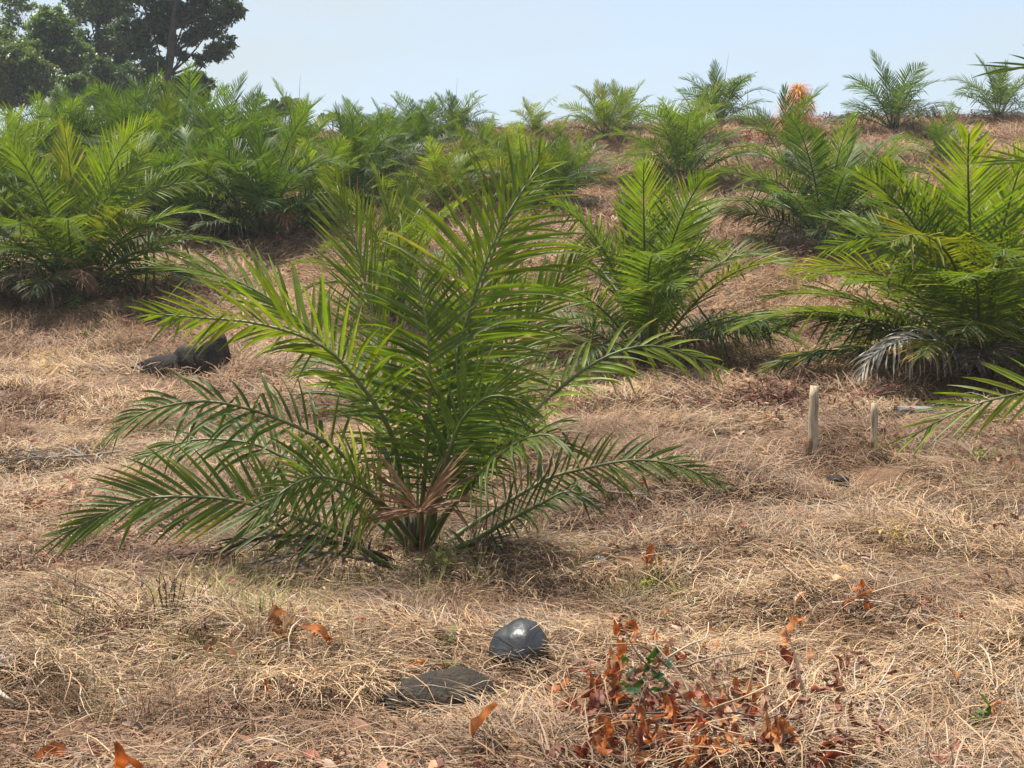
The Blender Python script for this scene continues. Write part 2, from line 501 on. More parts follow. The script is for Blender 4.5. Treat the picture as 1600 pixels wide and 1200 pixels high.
# --- the big palm in front, frond by frond
MAIN = hit(652, 884)
D0 = MAIN.y / ray(652, 884).y
print('main palm at', MAIN, 'depth', D0)
main = thing('oil_palm', 'large young oil palm spreading wide in the middle, its whole crown visible to the ground', 'palm', MAIN, 'young oil palms')
def MP(lst):
    return [P(u, v, D0 + dy) - MAIN for u, v, dy in lst]
mr_ = random.Random(21)
FR = [
 # control points (u, v, depth offset), options
 ([(672,850,-.05),(690,730,-.15),(705,600,-.25),(745,450,-.3),(785,350,-.25),(842,258,-.05)], dict(side=(1,.2,-.25), llen=.74, n_pairs=46, tone='young', ang=(84,30), vee=6, droop=0.78, sep=True, width=0.0280, kinks=.02, start=.22)),
 ([(642,800,.1),(622,640,.2),(585,500,.35),(555,380,.45),(527,290,.5)], dict(side=(.9,-.4,.2), llen=.62, n_pairs=40, width=0.0168, tone='young', ang=(40,14), vee=20, droop=0.30, kinks=0, start=.3)),
 ([(640,850,0),(622,720,-.15),(600,655,-.3),(538,570,-.45),(483,530,-.5),(400,505,-.45),(320,497,-.35),(236,490,-.2)], dict(side=(.45,-.75,.5), llen=.60, n_pairs=44, tone='young', ang=(74,18), vee=14, droop=0.78, width=0.0272)),
 ([(640,840,.1),(600,700,.35),(550,590,.5),(480,511,.6),(391,449,.65),(315,423,.65),(245,417,.6)], dict(side=(.3,.75,.55), llen=.52, n_pairs=41, tone='young', ang=(64,16), vee=26, droop=0.51)),
 ([(635,850,0),(590,790,-.1),(540,715,-.2),(479,674,-.3),(392,640,-.35),(312,627,-.35),(225,645,-.3),(165,685,-.25)], dict(side=(.05,.65,.7), llen=.44, n_pairs=35, tone='mid', ang=(72,18), vee=12, droop=1.86, kinks=.35, sep=True, width=0.0280)),
 ([(640,855,.1),(570,800,.2),(500,745,.25),(442,714,.3),(388,692,.3),(300,688,.3),(216,718,.3)], dict(side=(.05,.7,.6), llen=.44, n_pairs=36, tone='mid', ang=(70,18), vee=14, droop=1.99, kinks=.2)),
 ([(640,890,-.1),(602,882,-.3),(533,834,-.5),(475,812,-.6),(370,783,-.7),(283,776,-.75),(207,785,-.75),(96,836,-.7)], dict(side=(.05,.4,.9), llen=.46, n_pairs=40, tone='mid', ang=(62,12), vee=8, droop=0.57, kinks=.02, sep=True, width=0.0272, start=.2, endlen=.5)),
 ([(650,850,-.1),(600,790,-.5),(551,758,-.9),(497,745,-1.1),(450,762,-1.3),(402,806,-1.4)], dict(side=(.3,.6,.6), llen=.48, n_pairs=44, tone='mid', ang=(66,14), vee=10, droop=1.45, pale=.3, width=0.0200)),
 ([(665,850,-.05),(700,800,-.1),(743,751,-.2),(790,700,-.3),(833,645,-.35),(896,590,-.35),(950,556,-.3),(1010,540,-.25),(1070,552,-.2),(1120,575,-.15)], dict(side=(.1,.6,.75), llen=.36, n_pairs=35, tone='lime', ang=(66,14), vee=10, droop=1.86, kinks=.3, sep=True, width=0.0272, endlen=.6)),
 ([(680,860,0),(730,825,.1),(777,795,.15),(850,751,.2),(905,734,.25),(990,719,.3),(1060,728,.3),(1126,756,.3)], dict(side=(.0,.5,.85), llen=.36, n_pairs=41, tone='mid', ang=(70,14), vee=10, droop=1.32, pale=.2, width=0.0200)),
 ([(690,865,-.1),(740,845,-.3),(786,818,-.4),(840,790,-.5),(890,768,-.55),(938,795,-.5)], dict(side=(.1,.7,.6), llen=.30, n_pairs=28, tone='old', droop=1.86, width=0.0176)),
 ([(665,840,.1),(720,690,.3),(780,565,.5),(840,484,.6),(879,436,.65),(905,400,.65)], dict(side=(.8,-.2,-.5), llen=.55, n_pairs=38, tone='young', ang=(52,18), vee=16, droop=1.04, pale=.2)),
 ([(672,850,-.1),(700,800,-.3),(735,755,-.5),(780,712,-.7),(820,686,-.85),(860,680,-.95),(894,705,-1.0)], dict(side=(.3,.7,.5), llen=.44, n_pairs=38, tone='mid', ang=(64,20), droop=2.13, kinks=.12, width=0.0232)),
 ([(655,840,-.1),(665,720,-.3),(672,600,-.4),(668,520,-.4),(655,440,-.35)], dict(side=(1,.1,0), llen=.62, n_pairs=41, tone='mid', ang=(86,34), vee=10, droop=0.91, start=.18)),
 ([(665,840,.15),(700,640,.3),(745,470,.4),(790,350,.45),(846,238,.4)], dict(side=(.9,.3,-.4), llen=.55, n_pairs=41, tone='young', ang=(46,14), vee=12, droop=0.37)),
 ([(645,840,.2),(610,700,.5),(560,600,.9),(520,560,1.2),(470,580,1.5)], dict(width=0.0184, llen=.55, n_pairs=38, tone='mid', droop=1.32, side=(.5,.6,.5))),
 ([(660,840,.2),(720,700,.6),(790,610,1.0),(850,580,1.3),(910,600,1.6)], dict(width=0.0184, llen=.55, n_pairs=38, tone='mid', droop=1.45, side=(-.4,.6,.5))),
 ([(665,850,-.15),(690,750,-.4),(720,660,-.6),(765,620,-.75),(820,625,-.85)], dict(width=0.0184, llen=.56, n_pairs=41, tone='mid', droop=1.32, side=(.7,-.3,-.4))),
 ([(662,840,-.1),(690,700,-.1),(715,590,-.05),(760,500,.05),(800,455,.1)], dict(width=0.0184, llen=.6, n_pairs=41, tone='mid', ang=(80,30), droop=0.91, side=(.95,.1,-.4))),
 # dry ones at the foot
 ([(660,860,-.1),(660,822,-.35),(658,796,-.65),(656,800,-.9)], dict(llen=.50, n_pairs=30, tone='brown', dead=True, droop=.8, width=.020, ang=(88,62), vee=30, start=.5, side=(1,0,.1), irregular=24)),
 ([(630,885,0),(580,862,-.2),(500,842,-.3),(420,838,-.35),(330,868,-.4)], dict(llen=.36, n_pairs=33, tone='dark', dead=True, droop=1.8, width=.022, vee=20, irregular=22)),
 ([(630,890,-.1),(560,872,-.35),(480,862,-.5),(390,885,-.55)], dict(llen=.34, n_pairs=31, tone='dead', dead=True, droop=1.8, width=.022, vee=15, irregular=22)),
 ([(690,880,-.05),(730,855,-.2),(770,850,-.35),(800,880,-.4)], dict(llen=.28, n_pairs=23, tone='dead', dead=True, droop=1.8, width=.022, vee=15, irregular=22)),
]
for pts, kw in FR:
    dead = kw.get('dead', False)
    ra, lf = frond(MP(pts), mr_, **kw)
    fo = ra.build('frond', M_RACHIS if not dead else M_DEADLEAF, main)
    if dead: fo['label'] = 'dried brown frond hanging at the foot'
    if kw.get('sep'):
        for m in lf: m.build('leaflet', M_LEAF, fo)
    else:
        tag(lf.build('leaflet_rows', M_DEADLEAF if dead else M_LEAF, fo), kind='stuff')
link('stem_base', stem_base_mesh(mr_, .06, .16, 16), main)
link('spear_leaf', spear_mesh(mr_, 2.3), main)

# --- stock of frond shapes for every other palm (azimuth 0 = +X, elevation baked in)
def arch(e0, bend, L, r, pw=1.75, lat=.12):
    pts = []; p = Vector((.07, 0, .12)); n = 9; yaw = 0; lv = r.uniform(-lat, lat)
    for i in range(n + 1):
        pts.append(p.copy())
        t = i / n
        e = R(e0 - bend * t ** pw)
        yaw = lv * t * t * 2
        p = p + Vector((math.cos(e) * math.cos(yaw), math.cos(e) * math.sin(yaw), math.sin(e))) * (L / n)
    return pts

# elevation, bend, length, tone, droop, options
CLASSES = [(85, 30, 2.1, 'young', .2, dict(ang=(54, 16), vee=18)), (78, 54, 2.35, 'young', .25, dict(ang=(66, 20), vee=12)),
           (70, 74, 2.4, 'mid', .35, {}), (60, 80, 2.35, 'mid', .45, {}), (49, 78, 2.25, 'mid', .6, dict(kinks=.06)), (37, 70, 2.15, 'mid', .8, dict(kinks=.12)),
           (25, 52, 2.0, 'old', 1.0, dict(kinks=.15, pale=.12)), (16, 44, 1.75, 'old', 1.2, dict(pale=.35, kinks=.15)), (20, 66, 1.3, 'dead', 2.6, dict(dead=True, vee=10, irregular=26, width=.018, llen=.42, missing=.2)),
           (34, 108, 1.3, 'brown', 2.8, dict(dead=True, vee=10, irregular=26, width=.02, llen=.42, missing=.2))]
def stock(detail, seed, nvar):
    out = []
    for ci, (e0, b, L, tone, dr, kw) in enumerate(CLASSES):
        row = []
        for k in range(nvar):
            r = random.Random(seed * 1000 + ci * 17 + k)
            args = dict(llen=.55, vee=11, irregular=6, n_pairs=46 if detail == 2 else 38, width=.028 if detail == 2 else .031, tone=tone, droop=dr, segs=4 if detail == 2 else 3,
                        fold=detail == 2, sides=5 if detail == 2 else 3, roll=R(r.uniform(-22, 22)))
            args.update(kw)
            ra, lf = frond(arch(e0 + r.uniform(-4, 4), b * r.uniform(.8, 1.25), L * r.uniform(.92, 1.08), r), r, **args)
            dead = kw.get('dead', False)
            if detail == 2:
                row.append((ra.mesh('frond', [M_DEADLEAF if dead else M_RACHIS]), lf.mesh('leaflet_rows', [M_DEADLEAF if dead else M_LEAF]), dead))
            else:
                lf2 = MB(); lf2.add(ra.v, ra.f, ra.c, 0); lf2.add(lf.v, lf.f, lf.c, 1)
                row.append((lf2.mesh('frond', [M_DEADLEAF if dead else M_RACHIS, M_DEADLEAF if dead else M_LEAF]), None, dead))
        out.append(row)
    return out
NEAR = stock(2, 5, 4)
FAR = stock(1, 9, 3)
STEMS = [stem_base_mesh(random.Random(40 + k), .12, .28) for k in range(3)]
SPEARS = [spear_mesh(random.Random(60 + k), 2.5 + .2 * k, .016) for k in range(4)]
MIX = [0, 1, 1, 2, 2, 2, 3, 3, 3, 4, 4, 4, 5, 5, 5, 6, 6, 7, 7, 8, 9]

def palm(u, v, top, label, seed, detail=1, depth=None, tint=(1, 1, 1), lush=1.0, spread=.9, spear=0, dead=2, at=None):
    """a palm whose foot is at pixel (u, v) and whose crown reaches up to row top"""
    r = random.Random(seed)
    if at is not None: foot = Vector((at[0], at[1], gz(*at)))
    elif depth is None: foot = hit(u, v)
    else:
        q = P(u, v, depth); foot = Vector((q.x, q.y, gz(q.x, q.y)))
    dd = foot.y
    h = (v - top) / F_PX * dd
    sc = h / (2.08 if dd < 24 else 1.9) if at is None else top
    t = thing('oil_palm', label, 'palm', foot, 'young oil palms')
    st = link('stem_base', STEMS[seed % 3], t); st.scale = (sc,) * 3
    mix = [m for m in MIX if m < 8]
    n = max(9, int(len(mix) * lush * 1.25))
    order = [mix[int(i * len(mix) / n)] for i in range(n)]
    if lush > 1: order += [6, 7, 5, 6] + [8, 9, 8, 9, 8][:dead]
    az = r.uniform(0, 6.28)
    for i, ci in enumerate(order):
        az += 2.39996 + r.uniform(-.25, .25)
        me, lf, dd_ = (NEAR if detail == 2 else FAR)[ci][r.randrange(4 if detail == 2 else 3)]
        f = link('frond', me, t)
        f.rotation_euler = (r.uniform(-.06, .06), r.uniform(-.06, .06), az)
        k = sc * r.uniform(.86, 1.06)
        f.scale = (k * spread, k * spread, k)
        cv = r.uniform(.8, 1.15)
        if ci < 8 and r.random() < .09: tint_ = (tint[0] * 1.5, tint[1] * 1.15, tint[2] * .8)
        else: tint_ = tint
        f.color = (tint_[0] * cv, tint_[1] * cv, tint_[2] * cv, 1) if not dd_ else (cv, cv, cv, 1)
        if dd_: f['label'] = 'dried grey-brown frond hanging low'
        if lf is not None:
            l2 = tag(link('leaflet_rows', lf, f), kind='stuff'); l2.color = f.color
    if spear:
        s = link('spear_leaf', SPEARS[seed % 4], t)
        s.scale = (sc, sc, sc * r.uniform(.84, .93)); s.rotation_euler = (r.uniform(-.08, .08), r.uniform(-.08, .08), 0)
    return t

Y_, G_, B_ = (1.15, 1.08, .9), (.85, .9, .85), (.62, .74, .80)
palm(1010, 578, 288, 'young oil palm standing in the open, right behind the large palm, above the taller stake', 101, 2, tint=(1.05, 1.08, 1), lush=1.05, spread=.92)
palm(1530, 592, 268, 'big bushy oil palm behind the two wooden stakes, a bleached frond hanging from its foot', 118, 2, tint=(1.12, 1.1, .95), lush=1.9, spread=1.2, dead=4)
palm(122, 478, 216, 'full oil palm with a thick dark foot behind the angular boulder, dead fronds around', 103, 2, tint=(.92, .95, .92), lush=1.2, dead=5)
palm(412, 378, 205, 'dark dense oil palm on the rise right of the palm with the thick foot', 104, 2, tint=B_, lush=1.2)
palm(625, 505, 290, 'yellow-green oil palm half hidden right behind the upright fronds of the large front palm', 105, 2, tint=Y_, lush=.9)
palm(-75, 478, 235, 'oil palm at the very left edge, only its right-hand fronds in the picture', 106, 2, lush=1.1, dead=4)
palm(1290, 395, 212, 'tall blue-green oil palm on the slope directly below the orange dry bush', 107, 2, tint=(.75, .86, .85), lush=1.3, spread=.95)
palm(1065, 298, 170, 'oil palm up the slope above the open-ground palm, crown against the brown bank', 108, tint=(.85,.92,.9), lush=1.2, spread=1.0)
palm(1228, 262, 150, 'oil palm on the crest wrapped around the orange dry bush', 109, tint=B_, lush=.5)
palm(1125, 197, 112, 'slim tall oil palm against the sky, left neighbour of the orange dry bush', 110, spread=1.02, tint=B_, spear=1)
palm(1092, 228, 150, 'pale oil palm just below the slim one that stands against the sky', 111, tint=Y_, lush=.7)
palm(1396, 208, 112, 'round symmetrical oil palm alone on the crest between dry red undergrowth', 112, spread=1.02, tint=B_)
palm(1560, 188, 102, 'dark short-stemmed oil palm farthest right on the crest, against the sky', 113, spread=1.02, tint=(.75, .85, 1), lush=.9)
palm(1472, 262, 182, 'dark oil palm low on the bank, behind the big bushy palm with the bleached frond', 114, tint=(.85, .95, 1))
palm(945, 216, 140, 'left one of the pair of light oil palms touching on the crest, sky behind', 115, spread=1.02, tint=Y_)
palm(974, 212, 143, 'right one of the pair of light oil palms touching on the crest, sky behind', 116, spread=1.02, tint=(1.1, 1.1, 1), spear=1)
palm(836, 217, 163, 'small yellowish oil palm alone on the lowest stretch of the crest', 117, spread=1.02, tint=(1.4, 1.25, .9), lush=.8)
palm(874, 222, 188, 'tiny pale oil palm beside the small yellowish one on the crest', 102, tint=Y_, lush=.6)
palm(712, 226, 155, 'dark oil palm with a pointed spear, right one of the crest clump', 119, spread=1.02, tint=B_, lush=1.1, spear=1)
palm(648, 226, 163, 'dark oil palm, left one of the crest clump behind the large palm', 120, spread=1.02, tint=B_, lush=1.1)
palm(760, 262, 195, 'small oil palm in the dip just under the crest, left of the small yellowish one', 121, tint=(1.1, 1.1, 1), lush=.9)
palm(738, 305, 212, 'oil palm directly above the tips of the tallest frond of the large palm', 122, lush=1.1, tint=(1.1, 1.1, .95))
palm(900, 292, 212, 'oil palm on the brown slope below the pair of light crest palms', 123, tint=(1, 1.05, 1))
palm(822, 330, 230, 'low oil palm right of the tallest frond tip, beside bare dry grass', 124, tint=(1.1, 1.1, 1), lush=.8)
palm(556, 312, 185, 'upright dark oil palm above the folded frond of the large palm', 125, tint=B_, lush=1.1)
palm(545, 222, 168, 'greyish oil palm on the crest to the left of the dark crest clump', 126, tint=B_, lush=.9)
palm(470, 262, 160, 'oil palm with a thin pointed spear, right of the forest edge', 127, tint=(1, 1.05, 1), spear=1)
palm(430, 232, 172, 'far oil palm in front of the small lone tree on the skyline', 128, tint=B_, lush=.9)
palm(345, 300, 153, 'tall silvery oil palm right of the bare trunk of the tallest tree', 129, tint=B_, lush=1.2, spear=1)
palm(252, 288, 146, 'tall oil palm at the foot of the big dark tree, in front of its trunk', 130, tint=B_, lush=1.2, spear=1)
palm(168, 285, 158, 'oil palm below the round light-green forest tree', 131, tint=B_, lush=1.2, spear=1)
palm(70, 292, 170, 'oil palm in front of the hazy forest at the left', 132, tint=(1, 1.05, 1), lush=1.2)
palm(-20, 330, 183, 'light-green oil palm cut by the left edge in front of the forest', 133, tint=Y_, lush=1.2)
palm(305, 362, 232, 'oil palm squeezed between the thick-footed palm and the dark dense one', 134, tint=B_, lush=1.4, spread=1.1)
palm(620, 268, 205, 'grey-green oil palm on the bare patch below the crest clump', 135, tint=B_, lush=.8)
palm(500, 340, 225, 'oil palm with pale drying fronds to the right of the dark dense palm', 136, tint=(1.05, 1.05, 1), lush=1.3, spread=1.1)
palm(10, 350, 205, 'shaded oil palm behind the leftmost fronds', 137, tint=(.9, .95, 1), lush=1.1)
palm(210, 350, 215, 'oil palm hidden behind the crown of the thick-footed palm', 138, tint=(1, 1, 1), lush=1.4, spread=1.1)
palm(1385, 330, 245, 'small oil palm between the blue-green palm and the big bushy palm', 139, tint=(.95, 1, 1), lush=.8)

palm(592, 305, 190, 'deep green oil palm between the upright dark one and the bare patch', 141, tint=B_, lush=1.1)
palm(690, 338, 224, 'yellow-green oil palm peeping above the tall upright fronds of the large palm', 142, tint=Y_, lush=1.1)
palm(797, 303, 212, 'bright oil palm behind the tallest frond tip of the large palm', 143, tint=(1.15, 1.1, .9), lush=1.1)
palm(868, 330, 226, 'oil palm with dark lower fronds at the edge of the dry slope', 144, tint=B_, lush=1.1)
palm(664, 264, 178, 'bluish oil palm directly beneath the crest clump', 145, tint=B_, lush=1.1)
palm(604, 243, 168, 'oil palm joining the greyish one to the crest clump', 146, tint=B_, lush=1.1)
palm(792, 252, 198, 'thin little oil palm under the lowest stretch of the crest', 147, tint=(1.05, 1.1, .95), lush=.9)
palm(110, 262, 150, 'oil palm at the forest edge, below the rounded green bush', 148, tint=B_, lush=1.2)
palm(205, 258, 138, 'oil palm at the forest edge, below the shady understorey tree', 149, tint=B_, lush=1.2)
palm(300, 262, 140, 'oil palm hiding the lower part of the dark leafy bush', 150, tint=B_, lush=1.2)
palm(385, 255, 154, 'outermost oil palm of the forest edge row, its fronds against the sky', 151, tint=B_, lush=1.2)

def add_frond(t, lst, seed, label=None, **kw):
    f = t.location; D = f.y; r = random.Random(seed)
    ra, lf = frond([P(u, v, D + dy) - f for u, v, dy in lst], r, **kw)
    dead = kw.get('dead', False)
    fo = ra.build('frond', M_DEADLEAF if dead else M_RACHIS, t)
    if label: fo['label'] = label
    tag(lf.build('leaflet_rows', M_DEADLEAF if dead else M_LEAF, fo), kind='stuff')
BIG, LEFTP, OPENP = [next(o for o in bpy.data.objects if o.get('label', '').startswith(k)) for k in ('big bushy oil palm', 'full oil palm', 'young oil palm standing')]
for ch in LEFTP.children:
    if ch.name.startswith('stem_base'): ch.scale = (ch.scale.x * 1.5, ch.scale.x * 1.5, ch.scale.x * 2.6)
add_frond(BIG, [(1525,575,0),(1495,545,-.5),(1455,532,-.9),(1410,532,-1.2),(1365,555,-1.3),(1342,590,-1.3)], 1, 'bleached whitish frond with hanging leaflets', llen=.55, n_pairs=34, tone='bleach', dead=True, droop=3.2, width=.034, vee=0, irregular=12, side=(.2,-.8,-.4), rad=.018)
add_frond(BIG, [(1515,575,0),(1440,520,-.2),(1370,500,-.35),(1310,525,-.45),(1240,575,-.5)], 2, llen=.42, n_pairs=40, tone='mid', droop=.9, width=.03, pale=.3)
add_frond(BIG, [(1530,570,0),(1500,470,-.4),(1440,400,-.6),(1360,370,-.7),(1290,390,-.7)], 3, llen=.6, n_pairs=42, tone='young', droop=.5, width=.034, side=(.5,-.3,.75))
add_frond(BIG, [(1530,570,0),(1520,450,.2),(1500,380,.3),(1490,300,.3)], 4, llen=.75, n_pairs=40, tone='lime', droop=.15, width=.036, side=(1,-.1,0), ang=(60,24), vee=10)
add_frond(LEFTP, [(122,440,-.1),(118,468,-.4),(104,495,-.6),(80,522,-.6)], 5, 'light green frond sunk down to the ground', llen=.42, n_pairs=26, tone='lime', droop=.3, width=.032, side=(.9,-.3,.1), ang=(60,20))
add_frond(LEFTP, [(122,450,0),(105,330,-.3),(80,290,-.4),(48,245,-.4)], 6, llen=.62, n_pairs=42, tone='young', droop=.2, width=.032, side=(.8,-.3,.5), vee=8)
add_frond(LEFTP, [(122,450,0),(150,340,-.4),(185,290,-.5),(222,238,-.4)], 7, llen=.62, n_pairs=42, tone='young', droop=.2, width=.032, side=(.8,.3,-.5), vee=8)
add_frond(LEFTP, [(125,450,0),(170,350,-.3),(230,300,-.4),(300,285,-.4),(325,300,-.4)], 8, llen=.5, n_pairs=40, tone='young', droop=.4, width=.032, side=(-.3,.3,.9), vee=10)
add_frond(OPENP, [(1010,560,0),(1000,460,-.3),(965,400,-.5),(900,385,-.5)], 9, llen=.5, n_pairs=42, tone='young', droop=.35, width=.028, side=(.6,-.3,.7), vee=8)
add_frond(OPENP, [(1010,560,0),(1035,460,-.35),(1075,400,-.5),(1135,385,-.5)], 10, llen=.5, n_pairs=42, tone='young', droop=.35, width=.028, side=(-.6,-.3,.7), vee=8)
add_frond(OPENP, [(1010,560,0),(1008,430,-.1),(1020,350,0),(1050,292,.1)], 11, llen=.5, n_pairs=40, tone='lime', droop=.15, width=.028, side=(1,-.1,0), vee=8, ang=(60, 20))

# --- near palm out of the frame on the right: only some fronds reach in
NR = hit(1590, 790); NR = Vector((NR.x + 1.25, NR.y, gz(NR.x + 1.25, NR.y)))
near = thing('oil_palm', 'near oil palm beyond the right edge, only frond tips reaching into the picture', 'palm', NR, 'young oil palms')
DN = NR.y
nr_ = random.Random(77)
def NP(lst): return [P(u, v, DN + dy) - NR for u, v, dy in lst]
NF = [([(1850,800,0),(1790,690,-.2),(1720,632,-.35),(1640,610,-.45),(1560,622,-.5),(1490,646,-.5),(1425,682,-.45)], dict(side=(.05,.5,.85), llen=.50, n_pairs=22, tone='lime', ang=(58,12), vee=8, droop=.5, width=.034, sep=True, endlen=.55)),
      ([(1850,790,0),(1830,600,-.2),(1780,400,-.3),(1700,300,-.35),(1630,255,-.4),(1572,250,-.4)], dict(side=(.3,.2,.9), llen=.5, n_pairs=22, tone='young', endlen=.8, ang=(50,8), vee=8, droop=.2, width=.034, sep=True)),
      ([(1855,790,.1),(1850,560,0),(1810,330,0),(1740,180,-.05),(1650,108,-.1),(1562,108,-.1)], dict(side=(.5,.2,.8), llen=.45, endlen=.8, n_pairs=22, tone='mid', ang=(50,8), vee=8, droop=.4, width=.034, sep=True)),
      ([(1850,800,0),(1780,740,-.3),(1700,720,-.5),(1650,745,-.6),(1600,800,-.65)], dict(llen=.42, n_pairs=20, tone='grey', dead=True, droop=2.4, width=.02, vee=5, irregular=18)),
      ([(1860,790,.1),(1900,560,.2),(1960,400,.3),(2060,330,.3)], dict(llen=.5, n_pairs=28, tone='mid', droop=.6)),
      ([(1860,790,.1),(1880,600,.5),(1890,480,1.0),(1900,430,1.5)], dict(llen=.5, n_pairs=28, tone='mid', droop=.6)),
      ([(1860,790,.1),(1930,700,-.2),(2020,660,-.5),(2120,700,-.7)], dict(llen=.5, n_pairs=28, tone='mid', droop=.9)),
      ([(1855,790,-.1),(1840,640,-.6),(1850,540,-1.0),(1860,520,-1.4)], dict(llen=.5, n_pairs=28, tone='mid', droop=.9))]
for pts, kw in NF:
    dead = kw.get('dead', False)
    ra, lf = frond(NP(pts), nr_, **kw)
    fo = ra.build('frond', M_RACHIS if not dead else M_DEADLEAF, near)
    if dead: fo['label'] = 'bleached grey frond drooping to the grass'
    if kw.get('sep'):
        for m in lf: m.build('leaflet', M_LEAF, fo)
    else: tag(lf.build('leaflet_rows', M_DEADLEAF if dead else M_LEAF, fo), kind='stuff')
link('stem_base', stem_base_mesh(nr_, .12, .25), near)

# loose dead fronds on the ground
def loose_frond(pts_uv, label, tone, llen, width=.02, n=26):
    pts = [hit(u, v, .06) for u, v in pts_uv]
    o0 = pts[0]
    r = random.Random(hash(label) % 1000)
    r = random.Random(len(label))
    ra, lf = frond([p - o0 for p in pts], r, n_pairs=n, llen=llen, width=width, tone=tone, dead=True, droop=1.2, vee=12, irregular=18, start=.1, rad=.013)
    t = thing('dead_frond', label, 'frond', o0)
    ra.build('rachis', M_DEADLEAF, t)
    tag(lf.build('leaflet_rows', M_DEADLEAF, t), kind='stuff')
loose_frond([(190, 705), (130, 712), (60, 714), (-10, 722)], 'bleached grey dead frond lying flat on dry grass left of the large palm', 'grey', .30, .02, 26)
loose_frond([(165, 500), (205, 495), (250, 500), (285, 520)], 'dark dead frond lying under the palm with the thick foot', 'dark', .5, .03, 24)
loose_frond([(900, 760), (950, 768), (1000, 772), (1060, 765)], 'short grey dead frond on the grass under the right-hand low frond of the large palm', 'dead', .22, .018, 16)

# ------------------------------------------------------------------ forest at the left
def tree(name, label, d, trunk_uv, blobs, n_leaves, leaf, cols, seed, tr_rad=.22, group='forest trees at the left'):
    """trunk_uv: pixels of the trunk from foot to top; blobs: (u, v, radius in pixels, depth offset)"""
    r = random.Random(seed); g = np.random.default_rng(seed)
    q = P(trunk_uv[0][0], trunk_uv[0][1], d)
    foot = Vector((q.x, q.y, gz(q.x, q.y)))
    t = thing(name, label, 'tree' if 'bush' not in name else 'bush', foot, group)
    tp = [foot - Vector((0, 0, .3))] + [P(u, v, d) for u, v in trunk_uv[1:]]
    C, L = spline([p - foot for p in tp], 14)
    mb = MB()
    tube(mb, C, [tr_rad * (1 - .75 * i / 13) for i in range(14)], 8, (.05, .042, .035), wob=.08)
    lm = MB()
    for (u, v, rad, dy) in blobs:
        c = P(u, v, d + dy) - foot
        j = min(range(14), key=lambda i: (C[i] - c).length + abs(i - 9) * .05)
        j = max(2, j - 2)
        mid = (C[j] + c) * .5 + Vector((0, 0, -.2))
        pts, _ = spline([C[j], mid, c], 6)
        tube(lm, pts, [tr_rad * .22 * (1 - .14 * i) for i in range(6)], 5, (.045, .038, .03))
    mb.build('trunk', M_BARK, t)
    if blobs: lm.build('limb', M_BARK, t)
    # crown: leaf-sized faces in small sprays spread through the clumps' volume
    tot = sum(b[2] ** 2 for b in blobs)
    V, Fc, Cc = [], [], []
    for (u, v, rad, dy) in blobs:
        c = np.array(P(u, v, d + dy) - foot); rr = rad / F_PX * d
        n = int(n_leaves * rad ** 2 / tot)
        ns = max(4, n // 34)
        dirs = g.normal(size=(ns, 3)); dirs /= np.linalg.norm(dirs, axis=1)[:, None]
        sp = c + dirs * (rr * g.uniform(.25, 1, ns) ** .55)[:, None] * np.array([1, .9, .8])
        k = 34
        pos = np.repeat(sp, k, 0) + g.normal(size=(ns * k, 3)) * rr * np.array([.20, .20, .11])
        a = g.normal(size=(ns * k, 3)); a /= np.linalg.norm(a, axis=1)[:, None]
        b = np.cross(a, g.normal(size=(ns * k, 3)) * .6 + np.array([0, 0, 1])); b /= np.linalg.norm(b, axis=1)[:, None] + 1e-9
        ln = leaf * g.uniform(.6, 1.25, ns * k)[:, None]; wd = ln * .42
        v0, v1, v2, v3 = pos - a * ln * .5, pos + b * wd * .5, pos + a * ln * .5, pos - b * wd * .5
        base = len(V) * 4
        quad = np.stack([v0, v1, v2, v3], 1).reshape(-1, 3)
        off = sum(len(x) for x in V)
        V.append(quad)
        Fc.append(np.arange(len(quad)).reshape(-1, 4) + off)
        cc = np.array(cols)[g.integers(0, len(cols), ns)]
        cc = np.repeat(cc, k * 4, 0) * np.repeat(g.uniform(.75, 1.25, ns * k), 4)[:, None]
        Cc.append(cc)
    cm = MB(); cm.v = np.concatenate(V).tolist(); cm.f = np.concatenate(Fc).tolist(); cm.c = np.concatenate(Cc).tolist(); cm.m = [0] * len(cm.f)
    cm.build('crown', M_TREELEAF, t, smooth=False)
    return t

DK = [(.045, .075, .034), (.060, .095, .038), (.036, .060, .032)]
MD = [(.070, .112, .040), (.085, .130, .042), (.058, .092, .040)]
LT = [(.11, .165, .05), (.125, .175, .06), (.09, .14, .05)]
def ring(r, n, u0, u1, v0, v1, s0, s1):
    return [(r.uniform(u0, u1), r.uniform(v0, v1), r.uniform(s0, s1), r.uniform(-1.5, 1.5)) for _ in range(n)]
rt = random.Random(5)
tree('broadleaf_tree', 'tallest dark broadleaf tree with a bare straight trunk and crown reaching over the sky', 62,
     [(250, 205), (258, 150), (266, 90), (272, 30), (285, -60), (292, -170)],
     [(352, 18, 24, 0), (330, 45, 22, .5), (372, 14, 13, 0), (338, 78, 20, 0), (352, 68, 16, -.5), (318, 92, 15, 0), (300, 60, 20, 1), (312, 15, 24, 1), (238, 40, 26, 1), (222, 78, 24, .5),
      (242, 102, 22, 0), (232, 125, 16, 0), (262, 60, 20, 1.5), (205, 50, 26, .5), (250, 10, 28, .5), (290, 25, 22, .5), (330, -20, 30, 0), (270, -50, 38, 0), (215, -20, 34, .5), (300, -110, 40, 0), (250, -120, 38, 0),
      (365, -15, 18, 0), (280, 84, 14, 1)], 29700, .26, DK, 1, .30)
